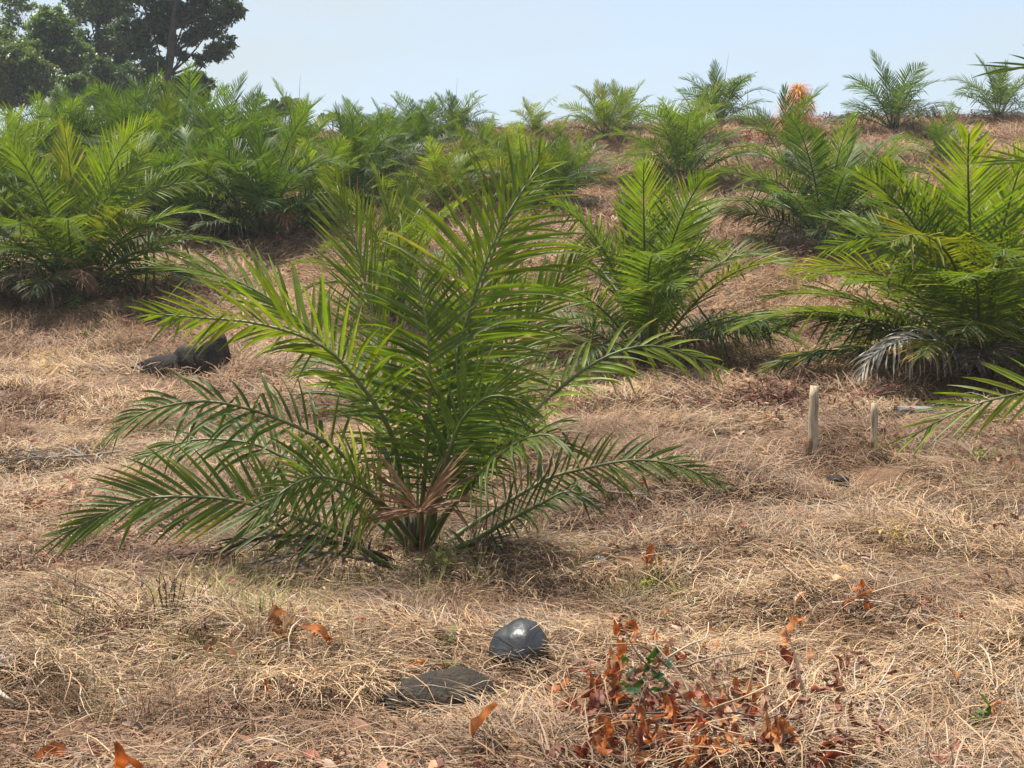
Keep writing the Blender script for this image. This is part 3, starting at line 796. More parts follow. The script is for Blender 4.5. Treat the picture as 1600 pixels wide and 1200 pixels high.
tree('broadleaf_tree', 'hazy mid-green tree filling the sky between the tallest tree and the round light one', 72, [(150, 200), (150, 120), (152, 40), (150, -60)],
     ring(rt, 13, 120, 205, -40, 115, 20, 32) + [(160, 10, 34, 0), (180, 60, 30, 0), (140, 20, 30, 1), (190, 100, 22, 0)], 19800, .26, DK + MD, 2, .2)
tree('broadleaf_tree', 'round light-green tree at the forest edge, left of the tall trees', 66, [(85, 200), (84, 120), (80, 60), (80, 20)],
     [(72, 40, 26, 0), (92, 38, 22, 0), (60, 62, 22, 0), (98, 66, 22, .5), (82, 22, 18, 0), (110, 90, 22, 0), (75, 90, 26, 0), (130, 80, 16, .5)], 17600, .22, LT + MD, 3, .16)
tree('slender_tree', 'thin pale tree with sparse leaves at the far left of the forest', 74, [(18, 200), (17, 110), (14, 40), (20, -60)],
     [(12, 30, 24, 0), (28, 8, 20, 0), (5, 55, 16, 0), (30, 45, 14, 0), (45, 12, 14, 0), (20, -20, 24, 0), (0, 5, 18, 0)], 3300, .22, LT, 4, .09)
tree('broadleaf_tree', 'yellowish shaggy tree at the left edge, below the thin pale one', 64, [(14, 215), (14, 160), (15, 110), (14, 80)],
     [(8, 100, 30, 0), (32, 90, 26, 0), (45, 75, 20, 1), (0, 60, 24, 1), (62, 112, 22, 0), (18, 128, 24, 0), (42, 118, 20, 0), (60, 135, 22, 0), (30, 150, 24, 0), (0, 150, 24, 0), (85, 150, 20, 0), (-10, 80, 26, 0), (-5, 130, 26, 0), (55, 100, 15, 0)], 26000, .2, [(.10, .135, .045), (.08, .115, .04), (.06, .09, .035)], 5, .14)
tree('broadleaf_tree', 'shady understorey tree between the round light tree and the bare trunk', 68, [(180, 215), (182, 170), (180, 135), (180, 110)],
     [(165, 130, 22, 0), (190, 135, 22, 0), (205, 118, 22, 0), (160, 105, 20, 0), (225, 150, 20, 0), (250, 145, 18, 0), (180, 155, 22, 0), (145, 150, 20, 0), (115, 110, 20, 1), (110, 150, 20, 0), (140, 132, 16, 0), (70, 135, 18, .5), (90, 128, 16, .5), (215, 140, 14, 0)], 20000, .2, DK, 6, .12)
tree('broadleaf_bush', 'rounded green bush standing below the round light-green tree', 60, [(115, 210), (115, 170), (115, 150)],
     [(105, 130, 14, 0), (122, 128, 15, 0), (115, 142, 15, 0), (98, 145, 12, 0), (132, 143, 12, 0)], 8800, .17, MD, 7, .07)
tree('broadleaf_bush', 'dark leafy bush right of the bare trunk, at the foot of the tallest tree', 64, [(296, 210), (296, 170), (298, 140)],
     [(282, 128, 14, 0), (305, 122, 15, 0), (322, 132, 13, 0), (295, 143, 16, 0), (315, 148, 14, 0), (270, 145, 12, 0)], 9900, .2, DK + MD, 8, .08)
tree('broadleaf_tree', 'small lone tree on the skyline right of the forest', 78, [(446, 215), (446, 190), (447, 165)],
     [(430, 165, 11, 0), (448, 160, 11, 0), (462, 160, 8, 0), (440, 172, 12, 0), (458, 172, 11, 0), (420, 175, 9, 0)], 5720, .22, DK + MD, 9, .09, None)
tree('broadleaf_tree', 'faint low tree on the skyline beside the greyish crest palm', 95, [(520, 205), (520, 190), (520, 180)],
     [(505, 184, 8, 0), (520, 181, 8, 0), (535, 185, 7, 0), (545, 190, 6, 0)], 2420, .28, MD, 10, .1, None)

# orange dry bush on the crest
def orange_bush():
    foot = hit(1247, 222)
    d = foot.y
    t = thing('dry_bush', 'pointed orange-brown dry bush on the crest among palm fronds', 'bush', foot)
    g = np.random.default_rng(3)
    h = 90 / F_PX * d; w = 40 / F_PX * d
    mb = MB()
    tube(mb, [(0, 0, -.1), (.02, 0, h * .5), (0, 0, h * .92)], [.05, .035, .012], 6, (.12, .07, .04))
    mb.build('stem', M_BARK, t)
    cm = MB(); r = random.Random(8)
    for i in range(2300):
        z = r.random() ** 1.1; a = r.uniform(0, 6.283)
        rr = w * ((1 - z) ** .5) * (.25 + .6 * r.random()) * (1 + .22 * math.sin(a * 3 + z * 9)) * (1.0 if z > .12 else .9)
        p = Vector((math.cos(a) * rr, math.sin(a) * rr, h * (.04 + .96 * z)))
        dn = Vector((math.cos(a) * .9, math.sin(a) * .9, r.uniform(-.9, .5)))
        leaflet(cm, p, dn, Vector((math.cos(a), math.sin(a), .5)), r.uniform(.15, .45), r.uniform(.014, .03), 2.2, 4, vary(r.choice([(.58, .30, .05), (.50, .24, .04), (.58, .34, .07)]), r, .35), False)
    cm.build('foliage', M_ORANGE, t)
orange_bush()

# ------------------------------------------------------------------ rocks
def rock(label, u, v, dims, planes, mat, seed, yaw=0, sink=.3, soft=9, rough=.03, sub=4, name='boulder', fixed=None):
    """block bounded by planes (normal, distance in units of dims); soft = how sharp its edges are"""
    r = random.Random(seed); g = np.random.default_rng(seed)
    foot = hit(u, v)
    import bmesh
    bm = bmesh.new(); bmesh.ops.create_icosphere(bm, subdivisions=sub, radius=1)
    V = np.array([x.co[:] for x in bm.verts])
    N = np.array([p[0] for p in planes], float); N /= np.linalg.norm(N, axis=1)[:, None]
    D = np.array([p[1] for p in planes], float)
    k = np.maximum(V @ N.T, 0) / D
    rad = 1.0 / np.maximum((k ** soft).sum(1) ** (1.0 / soft), 1e-3)
    ns = fbm(V[:, 0] * 2.2 + V[:, 2] + 9, V[:, 1] * 2.2 - V[:, 2] * 1.3 + seed, seed, 4) - .5
    rad = rad * (1 + ns * rough * 4)
    Q = V * rad[:, None] * np.array(dims)
    for i, x in enumerate(bm.verts): x.co = Q[i]
    me = bpy.data.meshes.new(name); bm.to_mesh(me); bm.free()
    me.polygons.foreach_set('use_smooth', [True] * len(me.polygons))
    me.materials.append(mat)
    o = link(name, me)
    o.location = (foot.x, foot.y, foot.z + dims[2] * (1 - 2 * sink) * .8)
    o.rotation_euler = (0, 0, yaw)
    return tag(o, label, 'rock')
def chipped(seed, n, lo, hi, extra=()):
    g = np.random.default_rng(seed); d = g.normal(size=(n, 3)); d /= np.linalg.norm(d, axis=1)[:, None]
    return [(tuple(v), float(g.uniform(lo, hi))) for v in d] + list(extra)
def hull_rock(label, u, v, pts, mat, seed, h=0.0, yaw=0, smooth=2, rough=.012, freq=14, size=1.0):
    import bmesh
    foot = hit(u, v)
    bm = bmesh.new()
    for p in pts: bm.verts.new(Vector(p) * size)
    bmesh.ops.convex_hull(bm, input=bm.verts)
    bmesh.ops.delete(bm, geom=[x for x in bm.verts if not x.link_faces], context='VERTS')
    bmesh.ops.triangulate(bm, faces=bm.faces)
    for it in range(2):
        bmesh.ops.subdivide_edges(bm, edges=bm.edges, cuts=2 if it == 0 else 1, use_grid_fill=True)
        bmesh.ops.triangulate(bm, faces=[f for f in bm.faces if len(f.verts) > 4])
        if it == 0:
            for _ in range(smooth): bmesh.ops.smooth_vert(bm, verts=bm.verts, factor=.5, use_axis_x=True, use_axis_y=True, use_axis_z=True)
    bmesh.ops.recalc_face_normals(bm, faces=bm.faces); bm.normal_update()
    V = np.array([x.co[:] for x in bm.verts])
    n = fbm(V[:, 0] * freq + V[:, 2] * freq * .8 + seed, V[:, 1] * freq - V[:, 2] * freq * .9, seed, 4) - .5
    for i, x in enumerate(bm.verts): x.co += x.normal * float(n[i]) * rough * 2
    me = bpy.data.meshes.new('boulder'); bm.to_mesh(me); bm.free()
    me.polygons.foreach_set('use_smooth', [True] * len(me.polygons)); me.materials.append(mat)
    o = link('boulder', me); o.location = (foot.x, foot.y, foot.z + h); o.rotation_euler = (0, 0, yaw)
    return tag(o, label, 'rock')
M_ROCK_BLACK = rock_material('black_wet_stone', (.012, .013, .014), (.034, .036, .036), .36, 7, .12)
M_ROCK_MOSS = rock_material('brown_stone', (.016, .013, .010), (.045, .033, .020), .85, 7, .9, (.15, .11, .06), .3)
M_ROCK_DARK = rock_material('dark_brown_stone', (.020, .016, .015), (.042, .031, .027), .9, 5, .8, None, .2)
M_ROCK_GREY = rock_material('grey_stone', (.10, .10, .10), (.20, .19, .18), .8, 6, .4)
M_ROCK_PALE = rock_material('pale_stone', (.40, .35, .30), (.62, .57, .50), .8, 12, .3)
CUBE = [((1, 0, 0), 1), ((-1, 0, 0), 1), ((0, 1, 0), 1), ((0, -1, 0), 1), ((0, 0, 1), 1), ((0, 0, -1), 1)]
hull_rock('smooth black stone with a shiny flat facet, lying in the grass below the large palm', 808, 1026,
          [(-.14, -.05, -.08), (-.08, -.11, -.08), (.08, -.11, -.08), (.15, 0, -.08), (.05, .14, -.08), (-.12, .1, -.08),
           (-.155, -.04, .055), (-.10, -.125, .03), (0, -.15, .035), (.09, -.12, .06), (.155, -.03, .08), (.14, .07, .09), (-.1, .11, .09),
           (-.025, -.085, .125), (.055, -.085, .135), (.095, .01, .175), (.01, .05, .185), (-.085, .01, .14), (-.135, -.02, .09)], M_ROCK_BLACK, 3, smooth=1, rough=.016, freq=9, size=.93)
hull_rock('long brown mossy stone half sunk in the grass in front of the black one', 672, 1112,
          [(-.36, -.05, -.1), (.27, -.1, -.1), (.29, .1, -.1), (-.3, .12, -.1), (-.33, -.03, -.01), (-.2, -.12, .05), (-.16, -.02, .105), (0, -.13, .08), (-.02, 0, .15), (.12, -.11, .09),
           (.15, .02, .165), (.23, -.06, .11), (.27, .03, .12), (.28, -.08, .0), (.05, .1, .14)], M_ROCK_MOSS, 5, h=.012, yaw=.12, smooth=1, rough=.022, freq=11)
hull_rock('dark angular boulder with a pointed top and flat front, leaning right', 331, 577,
          [(-.18, -.1, -.1), (.19, -.12, -.1), (.2, .18, -.1), (-.15, .2, -.1), (-.2, -.08, .19), (-.17, .1, .2), (.12, -.05, .36), (.145, .05, .37), (.2, -.1, .02), (.19, .1, .15), (-.13, -.13, .03)], M_ROCK_DARK, 7, h=.06, size=1.18, smooth=0, rough=.016, freq=9)
hull_rock('low dark boulder overgrown with dry grass, touching the angular pointed one', 287, 577,
          [(-.22, -.1, -.1), (.2, -.1, -.1), (.2, .2, -.1), (-.2, .2, -.1), (-.2, 0, .08), (-.06, -.08, .19), (-.03, .08, .25), (.12, 0, .24), (.2, -.05, .12), (.05, -.14, .06)], M_ROCK_DARK, 9, h=.06, size=1.18, smooth=1, rough=.02, freq=9)
hull_rock('flat dark slab of stone, lowest of the boulder row left of the large palm', 243, 583,
          [(-.3, -.1, -.1), (.28, -.12, -.1), (.28, .2, -.1), (-.3, .16, -.1), (-.29, -.04, .02), (-.12, -.05, .11), (.1, 0, .17), (.27, .02, .19), (.28, -.1, .07), (-.1, .12, .12)], M_ROCK_DARK, 11, h=.06, size=1.18, smooth=1, rough=.02, freq=9)
rock('long low dark-grey stone behind the second stake, under the hanging bleached frond', 1412, 650, (.34, .2, .075), CUBE, M_ROCK_GREY, 6, -.08, .25, 7, .03)
rock('small dark clod beside the right-hand path of dry grass below the stakes', 1308, 760, (.085, .08, .06), CUBE, M_ROCK_DARK, 7, .3, .2, 5, .06, 3, 'clod')
rock('small pale stone in the near grass at lower left', 195, 1108, (.032, .03, .035), CUBE + [((.5, -.4, .7), .8)], M_ROCK_PALE, 8, .6, .15, 8, .04, 3, 'stone')
rock('small off-white stone at the far left edge of the near grass', 8, 1036, (.035, .03, .022), CUBE, M_ROCK_PALE, 9, .2, .15, 7, .04, 3, 'stone')
rock('pebble-sized pale stone right of the foot of the large palm', 937, 878, (.03, .025, .022), CUBE, M_ROCK_PALE, 10, .5, .15, 7, .04, 3, 'stone')

# ------------------------------------------------------------------ stakes
def wood_material():
    m = bpy.data.materials.new('weathered_wood')
    n, l = nodes(m)
    tcn = n.new('ShaderNodeTexCoord'); mpn = n.new('ShaderNodeMapping'); mpn.inputs['Scale'].default_value = (30, 30, 3)
    l.new(tcn.outputs['Object'], mpn.inputs['Vector'])
    ns = n.new('ShaderNodeTexNoise'); ns.inputs['Scale'].default_value = 1.2; ns.inputs['Detail'].default_value = 6
    l.new(mpn.outputs['Vector'], ns.inputs['Vector'])
    rp_ = n.new('ShaderNodeValToRGB')
    rp_.color_ramp.elements[0].position = .3; rp_.color_ramp.elements[0].color = (.10, .07, .045, 1)
    rp_.color_ramp.elements[1].position = .55; rp_.color_ramp.elements[1].color = (.40, .32, .215, 1)
    l.new(ns.outputs['Fac'], rp_.inputs['Fac'])
    pb = n.new('ShaderNodeBsdfPrincipled'); pb.inputs['Roughness'].default_value = .85
    l.new(rp_.outputs['Color'], pb.inputs['Base Color'])
    bp = n.new('ShaderNodeBump'); bp.inputs['Strength'].default_value = .5; bp.inputs['Distance'].default_value = .01
    l.new(ns.outputs['Fac'], bp.inputs['Height']); l.new(bp.outputs['Normal'], pb.inputs['Normal'])
    out = n.new('ShaderNodeOutputMaterial'); l.new(pb.outputs['BSDF'], out.inputs['Surface'])
    return m
M_WOOD = wood_material()
def stake(label, u, v, top, wpx, lean, seed):
    f = hit(u, v); r = random.Random(seed); d = f.y
    h = (v - top) / F_PX * d; w = wpx / F_PX * d * .5
    t = thing('wooden_stake', label, 'stake', f, 'cut wooden stakes on the slope')
    mb = MB(); n = 12
    pts = [Vector((lean * (i / (n - 1)) * h + r.uniform(-.004, .004), r.uniform(-.004, .004), -.15 + (h + .15) * i / (n - 1))) for i in range(n)]
    tube(mb, pts, [w * (1.06 - .2 * i / (n - 1)) * r.uniform(.95, 1.05) for i in range(n)], 12, (1, 1, 1), wob=.05)
    # splintered top
    for k in range(12): mb.v[-1 - k] = mb.v[-1 - k] + Vector((0, 0, r.uniform(-.02, .025)))
    mb.build('post', M_WOOD, t)
    # loose flap of bark at the foot, standing off the post
    b = MB(); vs, fs = [], []
    a0, a1, na, nz_ = 3.2, 4.4, 6, 5
    for j in range(nz_):
        z = .02 + h * .30 * j / (nz_ - 1)
        for i in range(na):
            a = a0 + (a1 - a0) * i / (na - 1)
            rr = w * (1.12 + .10 * (j / (nz_ - 1)) + (.35 if i == 0 else 0) * (j / (nz_ - 1))) + r.uniform(0, .003)
            zz = z + (r.uniform(-.03, .03) if j == nz_ - 1 else 0)
            vs.append(Vector((math.cos(a) * rr + lean * z, math.sin(a) * rr, zz)))
    for j in range(nz_ - 1):
        for i in range(na - 1): fs.append((j * na + i, j * na + i + 1, (j + 1) * na + i + 1, (j + 1) * na + i))
    b.add(vs, fs, (.2, .125, .07))
    o = b.build('bark_flap', M_BARK, t)
    md = o.modifiers.new('thickness', 'SOLIDIFY'); md.thickness = .006
    return t
stake('taller thicker pale wooden stake with peeling bark on the slope', 1268, 724, 606, 17, .03, 1)
stake('shorter thinner pale wooden stake, in front of the big bushy palm', 1364, 714, 633, 12, .02, 2)

# ------------------------------------------------------------------ dead leaves, dry shrubs, twigs
def leaf_mesh(r, L=.12, W=.045, curl=1.2, col=(.42, .15, .04), cup=.5, segs=5):
    """curled dry leaf: starts at the origin, runs along +X, curls down; folded along its midrib"""
    mb = MB(); verts, cols, faces = [], [], []
    p = Vector((0, 0, 0)); an = r.uniform(-.1, .3)
    tw = r.uniform(-1.3, 1.3)
    for i in range(segs + 1):
        t = i / segs
        w = W * .5 * (math.sin(math.pi * min(.97, .08 + .9 * t)) ** .8) + .0015
        d = Vector((math.cos(an), 0, -math.sin(an))); n = Vector((math.sin(an), 0, math.cos(an)))
        s = Vector((0, 1, 0)) * math.cos(tw * t) + n * math.sin(tw * t)
        n2 = n * math.cos(tw * t) - Vector((0, 1, 0)) * math.sin(tw * t)
        cu = cup + r.uniform(-.4, .4)
        w *= r.uniform(.7, 1.2) if 0 < i < segs else 1
        p = p + s * r.uniform(-.05, .05) * W
        verts += [p + s * w * math.cos(cu) + n2 * w * math.sin(cu), p, p - s * w * math.cos(cu) + n2 * w * math.sin(cu)]
        c = vary(col, r, .4); cols += [c, tuple(x * .75 for x in c), vary(col, r, .4)]
        if i:
            b0, b1 = (i - 1) * 3, i * 3
            faces += [(b0, b0 + 1, b1 + 1, b1), (b0 + 1, b0 + 2, b1 + 2, b1 + 1)]
        an += curl / segs * r.uniform(-.4, 2.4)
        p = p + d * (L / segs)
    mb.add(verts, faces, cols)
    return mb
def leaf_stock(seed, n, **kw):
    r = random.Random(seed)
    return [leaf_mesh(r, r.uniform(.085, .14), r.uniform(.04, .07), r.uniform(.3, 2.4), cup=r.uniform(.4, 1.25), segs=6, **kw).mesh('leaf', [M_ORANGE]) for _ in range(n)]
LEAF_OR = leaf_stock(1, 10, col=(.42, .145, .042)) + leaf_stock(2, 6, col=(.44, .20, .08))
LEAF_RED = leaf_stock(3, 6, col=(.21, .058, .032)) + leaf_stock(13, 5, col=(.24, .12, .07))
LEAF_PALE = leaf_stock(4, 6, col=(.58, .40, .26))
def green_stock():
    r = random.Random(9)
    return [leaf_mesh(r, r.uniform(.05, .09), r.uniform(.03, .05), r.uniform(.1, .8), (.035, .075, .020), .25).mesh('leaf', [M_HERB]) for _ in range(6)]
LEAF_GREEN = green_stock()

def place_leaf(parent, me, loc, dirn, scale, roll=0.0, name='leaf'):
    o = link(name, me, parent)
    d = Vector(dirn).normalized()
    q = d.to_track_quat('X', 'Z')
    o.rotation_mode = 'QUATERNION'
    o.rotation_quaternion = q @ Euler((roll, 0, 0)).to_quaternion()
    o.location = loc; o.scale = (scale,) * 3
    return o

# the dead shrub in the near right: leaves hang from thin branches
def dead_shrub():
    root = hit(1085, 1110)
    t = thing('dead_shrub', 'fallen dead shrub with curled orange leaves and a tuft still green', 'shrub', root)
    r = random.Random(12)
    def X(cx, cy, h): return hit(860 + cx / 3.81, 920 + cy / 3.81, h) - root
    br = [
        [(860, 720, .02), (700, 560, .12), (520, 400, .22), (430, 190, .30)], [(860, 720, .02), (760, 500, .14), (620, 330, .2), (640, 230, .25)],
        [(720, 470, .1), (830, 455, .16), (940, 410, .2), (1130, 385, .22), (1330, 358, .22)], [(790, 450, .12), (890, 520, .14), (970, 620, .1), (945, 770, .03)],
        [(860, 720, .02), (660, 740, .06), (420, 740, .07), (160, 790, .06)], [(860, 720, .02), (620, 830, .05), (400, 880, .06), (170, 900, .08)],
        [(890, 760, .03), (1000, 700, .1), (1180, 640, .16), (1320, 560, .2)], [(890, 760, .03), (1100, 740, .08), (1300, 770, .12), (1420, 720, .16)],
        [(880, 760, .02), (960, 820, .08), (1100, 860, .1), (1260, 880, .08)], [(870, 760, .02), (780, 840, .06), (700, 900, .08), (540, 950, .05)],
        [(700, 470, .1), (560, 340, .18), (380, 330, .22), (300, 330, .22)], [(1180, 640, .14), (1210, 500, .22), (1230, 360, .3)],
        [(690, 420, .14), (820, 330, .2), (930, 290, .22), (950, 200, .25)], [(1110, 975, .03), (1250, 970, .04), (1400, 965, .03), (1480, 955, .02)],
        [(1490, 640, .06), (1450, 420, .15), (1390, 200, .24)], [(1480, 640, .03), (1500, 760, .03), (1480, 850, .03)]]
    tips = []
    for b in br:
        pts = [X(*q) + Vector((r.uniform(-.01, .01), 0, 0)) for q in b]
        C, L = spline(pts, 9)
        mb = MB()
        tube(mb, C, [.0055 * (1 - .07 * i) for i in range(9)], 5, vary((.10, .06, .045) if r.random() < .6 else (.32, .24, .16), r, .25))
        mb.build('branch', M_BARK, t)
        tips += C[3:]
    listed = [(415, 180, 200, 1), (485, 180, 150, 1), (495, 185, 100, 0), (435, 290, 90, 1), (365, 350, 130, 1), (365, 480, 130, 1), (430, 420, 110, 1), (410, 510, 80, 1), (105, 500, 130, 1),
              (245, 490, 90, 1), (300, 500, 90, 1), (620, 240, 110, 1), (570, 320, 80, 1), (690, 340, 80, 1), (750, 380, 90, 0), (800, 380, 90, 1), (930, 320, 120, 0), (945, 195, 80, 1), (1000, 310, 80, 0),
              (1450, 150, 110, 1), (1410, 240, 110, 1), (1070, 370, 50, 0), (1280, 390, 80, 0), (1540, 360, 80, 1), (880, 570, 150, 1), (905, 600, 140, 1), (1310, 550, 150, 1), (1175, 540, 160, 1), (1090, 750, 130, 0),
              (730, 630, 130, 1), (680, 640, 110, 1), (640, 660, 90, 0), (490, 680, 110, 1), (400, 680, 90, 1), (280, 760, 140, 1), (310, 760, 150, 1), (340, 770, 120, 1), (560, 770, 150, 1), (545, 820, 120, 1),
              (550, 910, 90, 0), (260, 880, 110, 1), (160, 920, 90, 1), (210, 970, 130, 1), (300, 940, 80, 0), (720, 890, 90, 0), (770, 890, 110, 0), (810, 920, 100, 1), (960, 800, 110, 0), (910, 830, 110, 1), (1020, 810, 90, 1),
              (1050, 830, 90, 1), (960, 880, 110, 1), (990, 890, 100, 1), (1060, 880, 80, 1), (870, 880, 90, 1), (900, 960, 110, 0), (1000, 970, 100, 0), (1330, 760, 120, 1), (1370, 790, 150, 1), (1395, 830, 140, 1), (1310, 860, 110, 1),
              (1420, 800, 110, 0), (1490, 900, 60, 0), (1310, 800, 90, 1), (1240, 640, 100, 0), (1140, 690, 90, 0), (1050, 650, 80, 0), (600, 780, 90, 0), (650, 800, 90, 0), (440, 960, 110, 0), (500, 990, 110, 0),
              (760, 990, 90, 0), (640, 720, 90, 0), (850, 800, 70, 0)]
    listed += [(r.gauss(*m), r.gauss(*q), r.uniform(80, 120), 1) for m, q, n in [((400, 40), (350, 110), 12), ((960, 110), (850, 70), 16), ((320, 60), (800, 60), 8), ((1360, 60), (820, 60), 8), ((600, 120), (760, 60), 12), ((1100, 120), (640, 60), 8)] for _ in range(n)]
    for cx, cy, ln, hang in listed:
        h = r.uniform(.06, .17) if hang else r.uniform(.02, .07)
        p = X(cx, cy, h)
        red = r.random() < .28
        me = r.choice(LEAF_RED if red else LEAF_OR)
        d = (r.uniform(-.5, .5), r.uniform(-.5, .3), -1.4) if hang else (r.uniform(-1, 1), r.uniform(-.7, .4), r.uniform(-.4, .2))
        place_leaf(t, me, p, d, ln / 3.81 / F_PX * root.y / .12 * 1.2, r.uniform(-3, 3))
    for _ in range(190):                                    # smaller fallen ones under the branches
        p = X(r.uniform(150, 1450) if _ < 130 else r.uniform(1300, 2000), r.uniform(430, 1040), r.uniform(.01, .06))
        place_leaf(t, r.choice(LEAF_RED), p, (r.uniform(-1, 1), r.uniform(-1, 1), r.uniform(-.5, .3)), r.uniform(.6, 1.05), r.uniform(-3, 3))
    for cx, cy in [(520, 480), (560, 420), (610, 390), (640, 340), (590, 480), (610, 530), (500, 590), (540, 600), (640, 590), (690, 500), (710, 430), (810, 530), (470, 600), (580, 610), (650, 430), (700, 550), (530, 520), (560, 560), (480, 440), (660, 520), (600, 450), (450, 580)]:
        o = place_leaf(t, r.choice(LEAF_GREEN), X(cx + r.uniform(-15, 15), cy + r.uniform(-15, 15), r.uniform(.1, .2)), (r.uniform(-1, 1), r.uniform(-1, .3), r.uniform(-.7, .3)), r.uniform(.55, .85), r.uniform(-2, 2))
        o['label'] = 'leaf still green'
dead_shrub()

def sprig(label, pts, seed, stock_, name='dead_sprig', cat='sprig', scale=1.0):
    """a few leaves (u, v, height, hang, scale) on one short stalk"""
    r = random.Random(seed)
    root = hit(pts[0][0], pts[0][1] + 12)
    t = thing(name, label, cat, root)
    mb = MB()
    for u, v, h, hang, s in pts:
        q = hit(u, v, h) - root
        tube(mb, [(0, 0, -.02), q * .5 + Vector((0, 0, .02)), q], [.004, .003, .002], 4, (.16, .09, .05))
    mb.build('stalk', M_BARK, t)
    for u, v, h, hang, s in pts:
        q = hit(u, v, h) - root
        d = (r.uniform(-.4, .4), r.uniform(-.4, .2), -1.2) if hang else (r.uniform(-1, 1), r.uniform(-.6, .3), r.uniform(-.3, .25))
        place_leaf(t, r.choice(stock_), q, d, s * scale, r.uniform(-2, 2))
sprig('sprig of broad orange-tan dead leaves in the grass left of the black stone',
      [(455, 975, .08, 0, 1.1), (430, 945, .14, 1, .9), (450, 960, .12, 0, 1.0), (475, 980, .1, 0, 1.1), (500, 985, .08, 0, .9), (425, 985, .05, 0, 1.1), (445, 990, .04, 0, 1.0), (520, 995, .05, 0, .8)], 1, LEAF_OR + LEAF_PALE)
sprig('cluster of red dead leaves beside the foot of the large palm, on its right', [(590, 955, .05, 0, .8), (575, 970, .05, 0, .8), (620, 945, .08, 1, .8), (600, 935, .06, 0, .7)], 2, LEAF_RED)
sprig('brown drooping seedling with a hanging reddish leaf, right of the large palm', [(990, 800, .12, 1, .9), (975, 825, .05, 1, .8), (985, 815, .07, 1, .7)], 3, LEAF_RED)
sprig('tan curled dead seedling on the grass, below the brown drooping one', [(1018, 850, .12, 1, 1.0), (1010, 865, .08, 1, .9), (1028, 870, .06, 1, .8), (1018, 880, .04, 0, .8)], 4, LEAF_PALE + LEAF_OR)
sprig('bent brown weed stump with folded leaves, right part of the near grass', [(1345, 905, .12, 1, .9), (1355, 930, .08, 1, 1.0), (1340, 935, .05, 0, 1.0), (1365, 925, .06, 0, .9)], 5, LEAF_OR)
sprig('upright curled orange leaf on a thin stalk, between the dead shrub and the right edge', [(1236, 960, .16, 1, 1.2), (1228, 985, .1, 1, 1.0)], 6, LEAF_OR)
sprig('scatter of red leaves on the ground at the right, under matted straw', [(1440, 945, .03, 0, .7), (1455, 940, .03, 0, .6), (1425, 955, .03, 0, .7), (1475, 905, .03, 0, .6), (1490, 965, .03, 0, .8), (1470, 970, .03, 0, .7)], 7, LEAF_RED)
sprig('reddish leaf pile by the lower right of the dead shrub', [(1300, 1050, .05, 0, 1.0), (1330, 1060, .04, 0, 1.0), (1345, 1050, .04, 0, .9), (1360, 1065, .04, 0, .9), (1290, 1070, .03, 0, .8), (1320, 1075, .03, 0, .9)], 8, LEAF_RED)

# single fallen leaves
def fallen(label, u, v, st, scale, dirn, h=.03, roll=.3):
    o = place_leaf(None, st, hit(u, v, h), dirn, scale * .85, roll, 'fallen_leaf')
    return tag(o, label, 'leaf')
fallen('largest curled orange leaf standing on edge in front of the mossy brown stone', 778, 1102, LEAF_OR[12], 1.55, (-.5, -.4, -.45), .1, .9)
fallen('folded bright orange leaf between the black stone and the mossy stone', 690, 1030, LEAF_OR[3], 1.2, (.2, -.3, -.6), .09, .5)
fallen('flat red-orange leaf left of the folded bright orange one', 668, 1032, LEAF_OR[5], 1.0, (-1, 0, .05), .05, .2)
fallen('tall twisted rust-coloured leaf at the bottom edge, left part', 178, 1160, LEAF_OR[1], 1.35, (.25, -.1, -1), .16, .6)
fallen('second rusty leaf leaning on the tall twisted one at the bottom edge', 194, 1182, LEAF_OR[2], 1.2, (.5, -.2, -.6), .1, -.6)
fallen('crumpled dark-orange leaf near the bottom left corner', 112, 1178, LEAF_OR[7], 1.1, (-.8, .1, .1), .05, 1.2)
fallen('thin reddish leaf next to the crumpled dark-orange one', 125, 1170, LEAF_RED[2], 1.0, (.9, .3, .2), .05, .4)
fallen('small orange leaf stuck upright in the straw left of the mossy stone', 414, 1060, LEAF_OR[4], .75, (.1, 0, -1), .09, 1.2)
fallen('dull red leaf flat in the straw above the small pale stone', 115, 1070, LEAF_RED[1], .8, (1, .2, .1), .03, .2)
fallen('pale pinkish leaf standing upright in the right-hand grass', 1333, 855, LEAF_PALE[0], .9, (.05, .1, 1), .02, 1.4)
fallen('broad cream leaf lying flat at the right, below the upright pinkish leaf', 1318, 903, LEAF_PALE[1], 1.1, (-1, -.3, .15), .04, .2)
fallen('pink-tan leaf just behind the broad cream one', 1310, 888, LEAF_PALE[2], 1.0, (1, .1, .05), .04, -.2)
fallen('long cream leaf under a dark twig at the right', 1262, 925, LEAF_PALE[3], 1.2, (-.9, -.5, .0), .05, .1)
fallen('off-white curled leaf close to the right edge', 1555, 888, LEAF_PALE[4], 1.0, (1, -.1, .1), .04, .2)
fallen('pale tan leaf with a lifted tip above the dead shrub', 1048, 958, LEAF_PALE[5], 1.0, (-.8, -.4, .2), .05, .6)
fallen('small tan leaf right above the dead shrub, beside the lifted one', 1135, 957, LEAF_PALE[2], .7, (.9, -.3, 0), .04, .2)
fallen('broad pinkish leaf in the straw far above the dead shrub', 1080, 925, LEAF_PALE[0], 1.0, (1, .1, .05), .04, .1)
fallen('cream leaf lying left of the dead shrub', 912, 1100, LEAF_PALE[3], .9, (-1, -.1, .05), .04, .3)
fallen('orange leaf lying in the straw near the right edge, level with the dead shrub', 1565, 1100, LEAF_OR[9], 1.0, (-1, -.2, .1), .04, .4)
fallen('dusty pink leaf lying right of the dead shrub', 1385, 1058, LEAF_PALE[1], .7, (1, 0, .1), .03, .3)
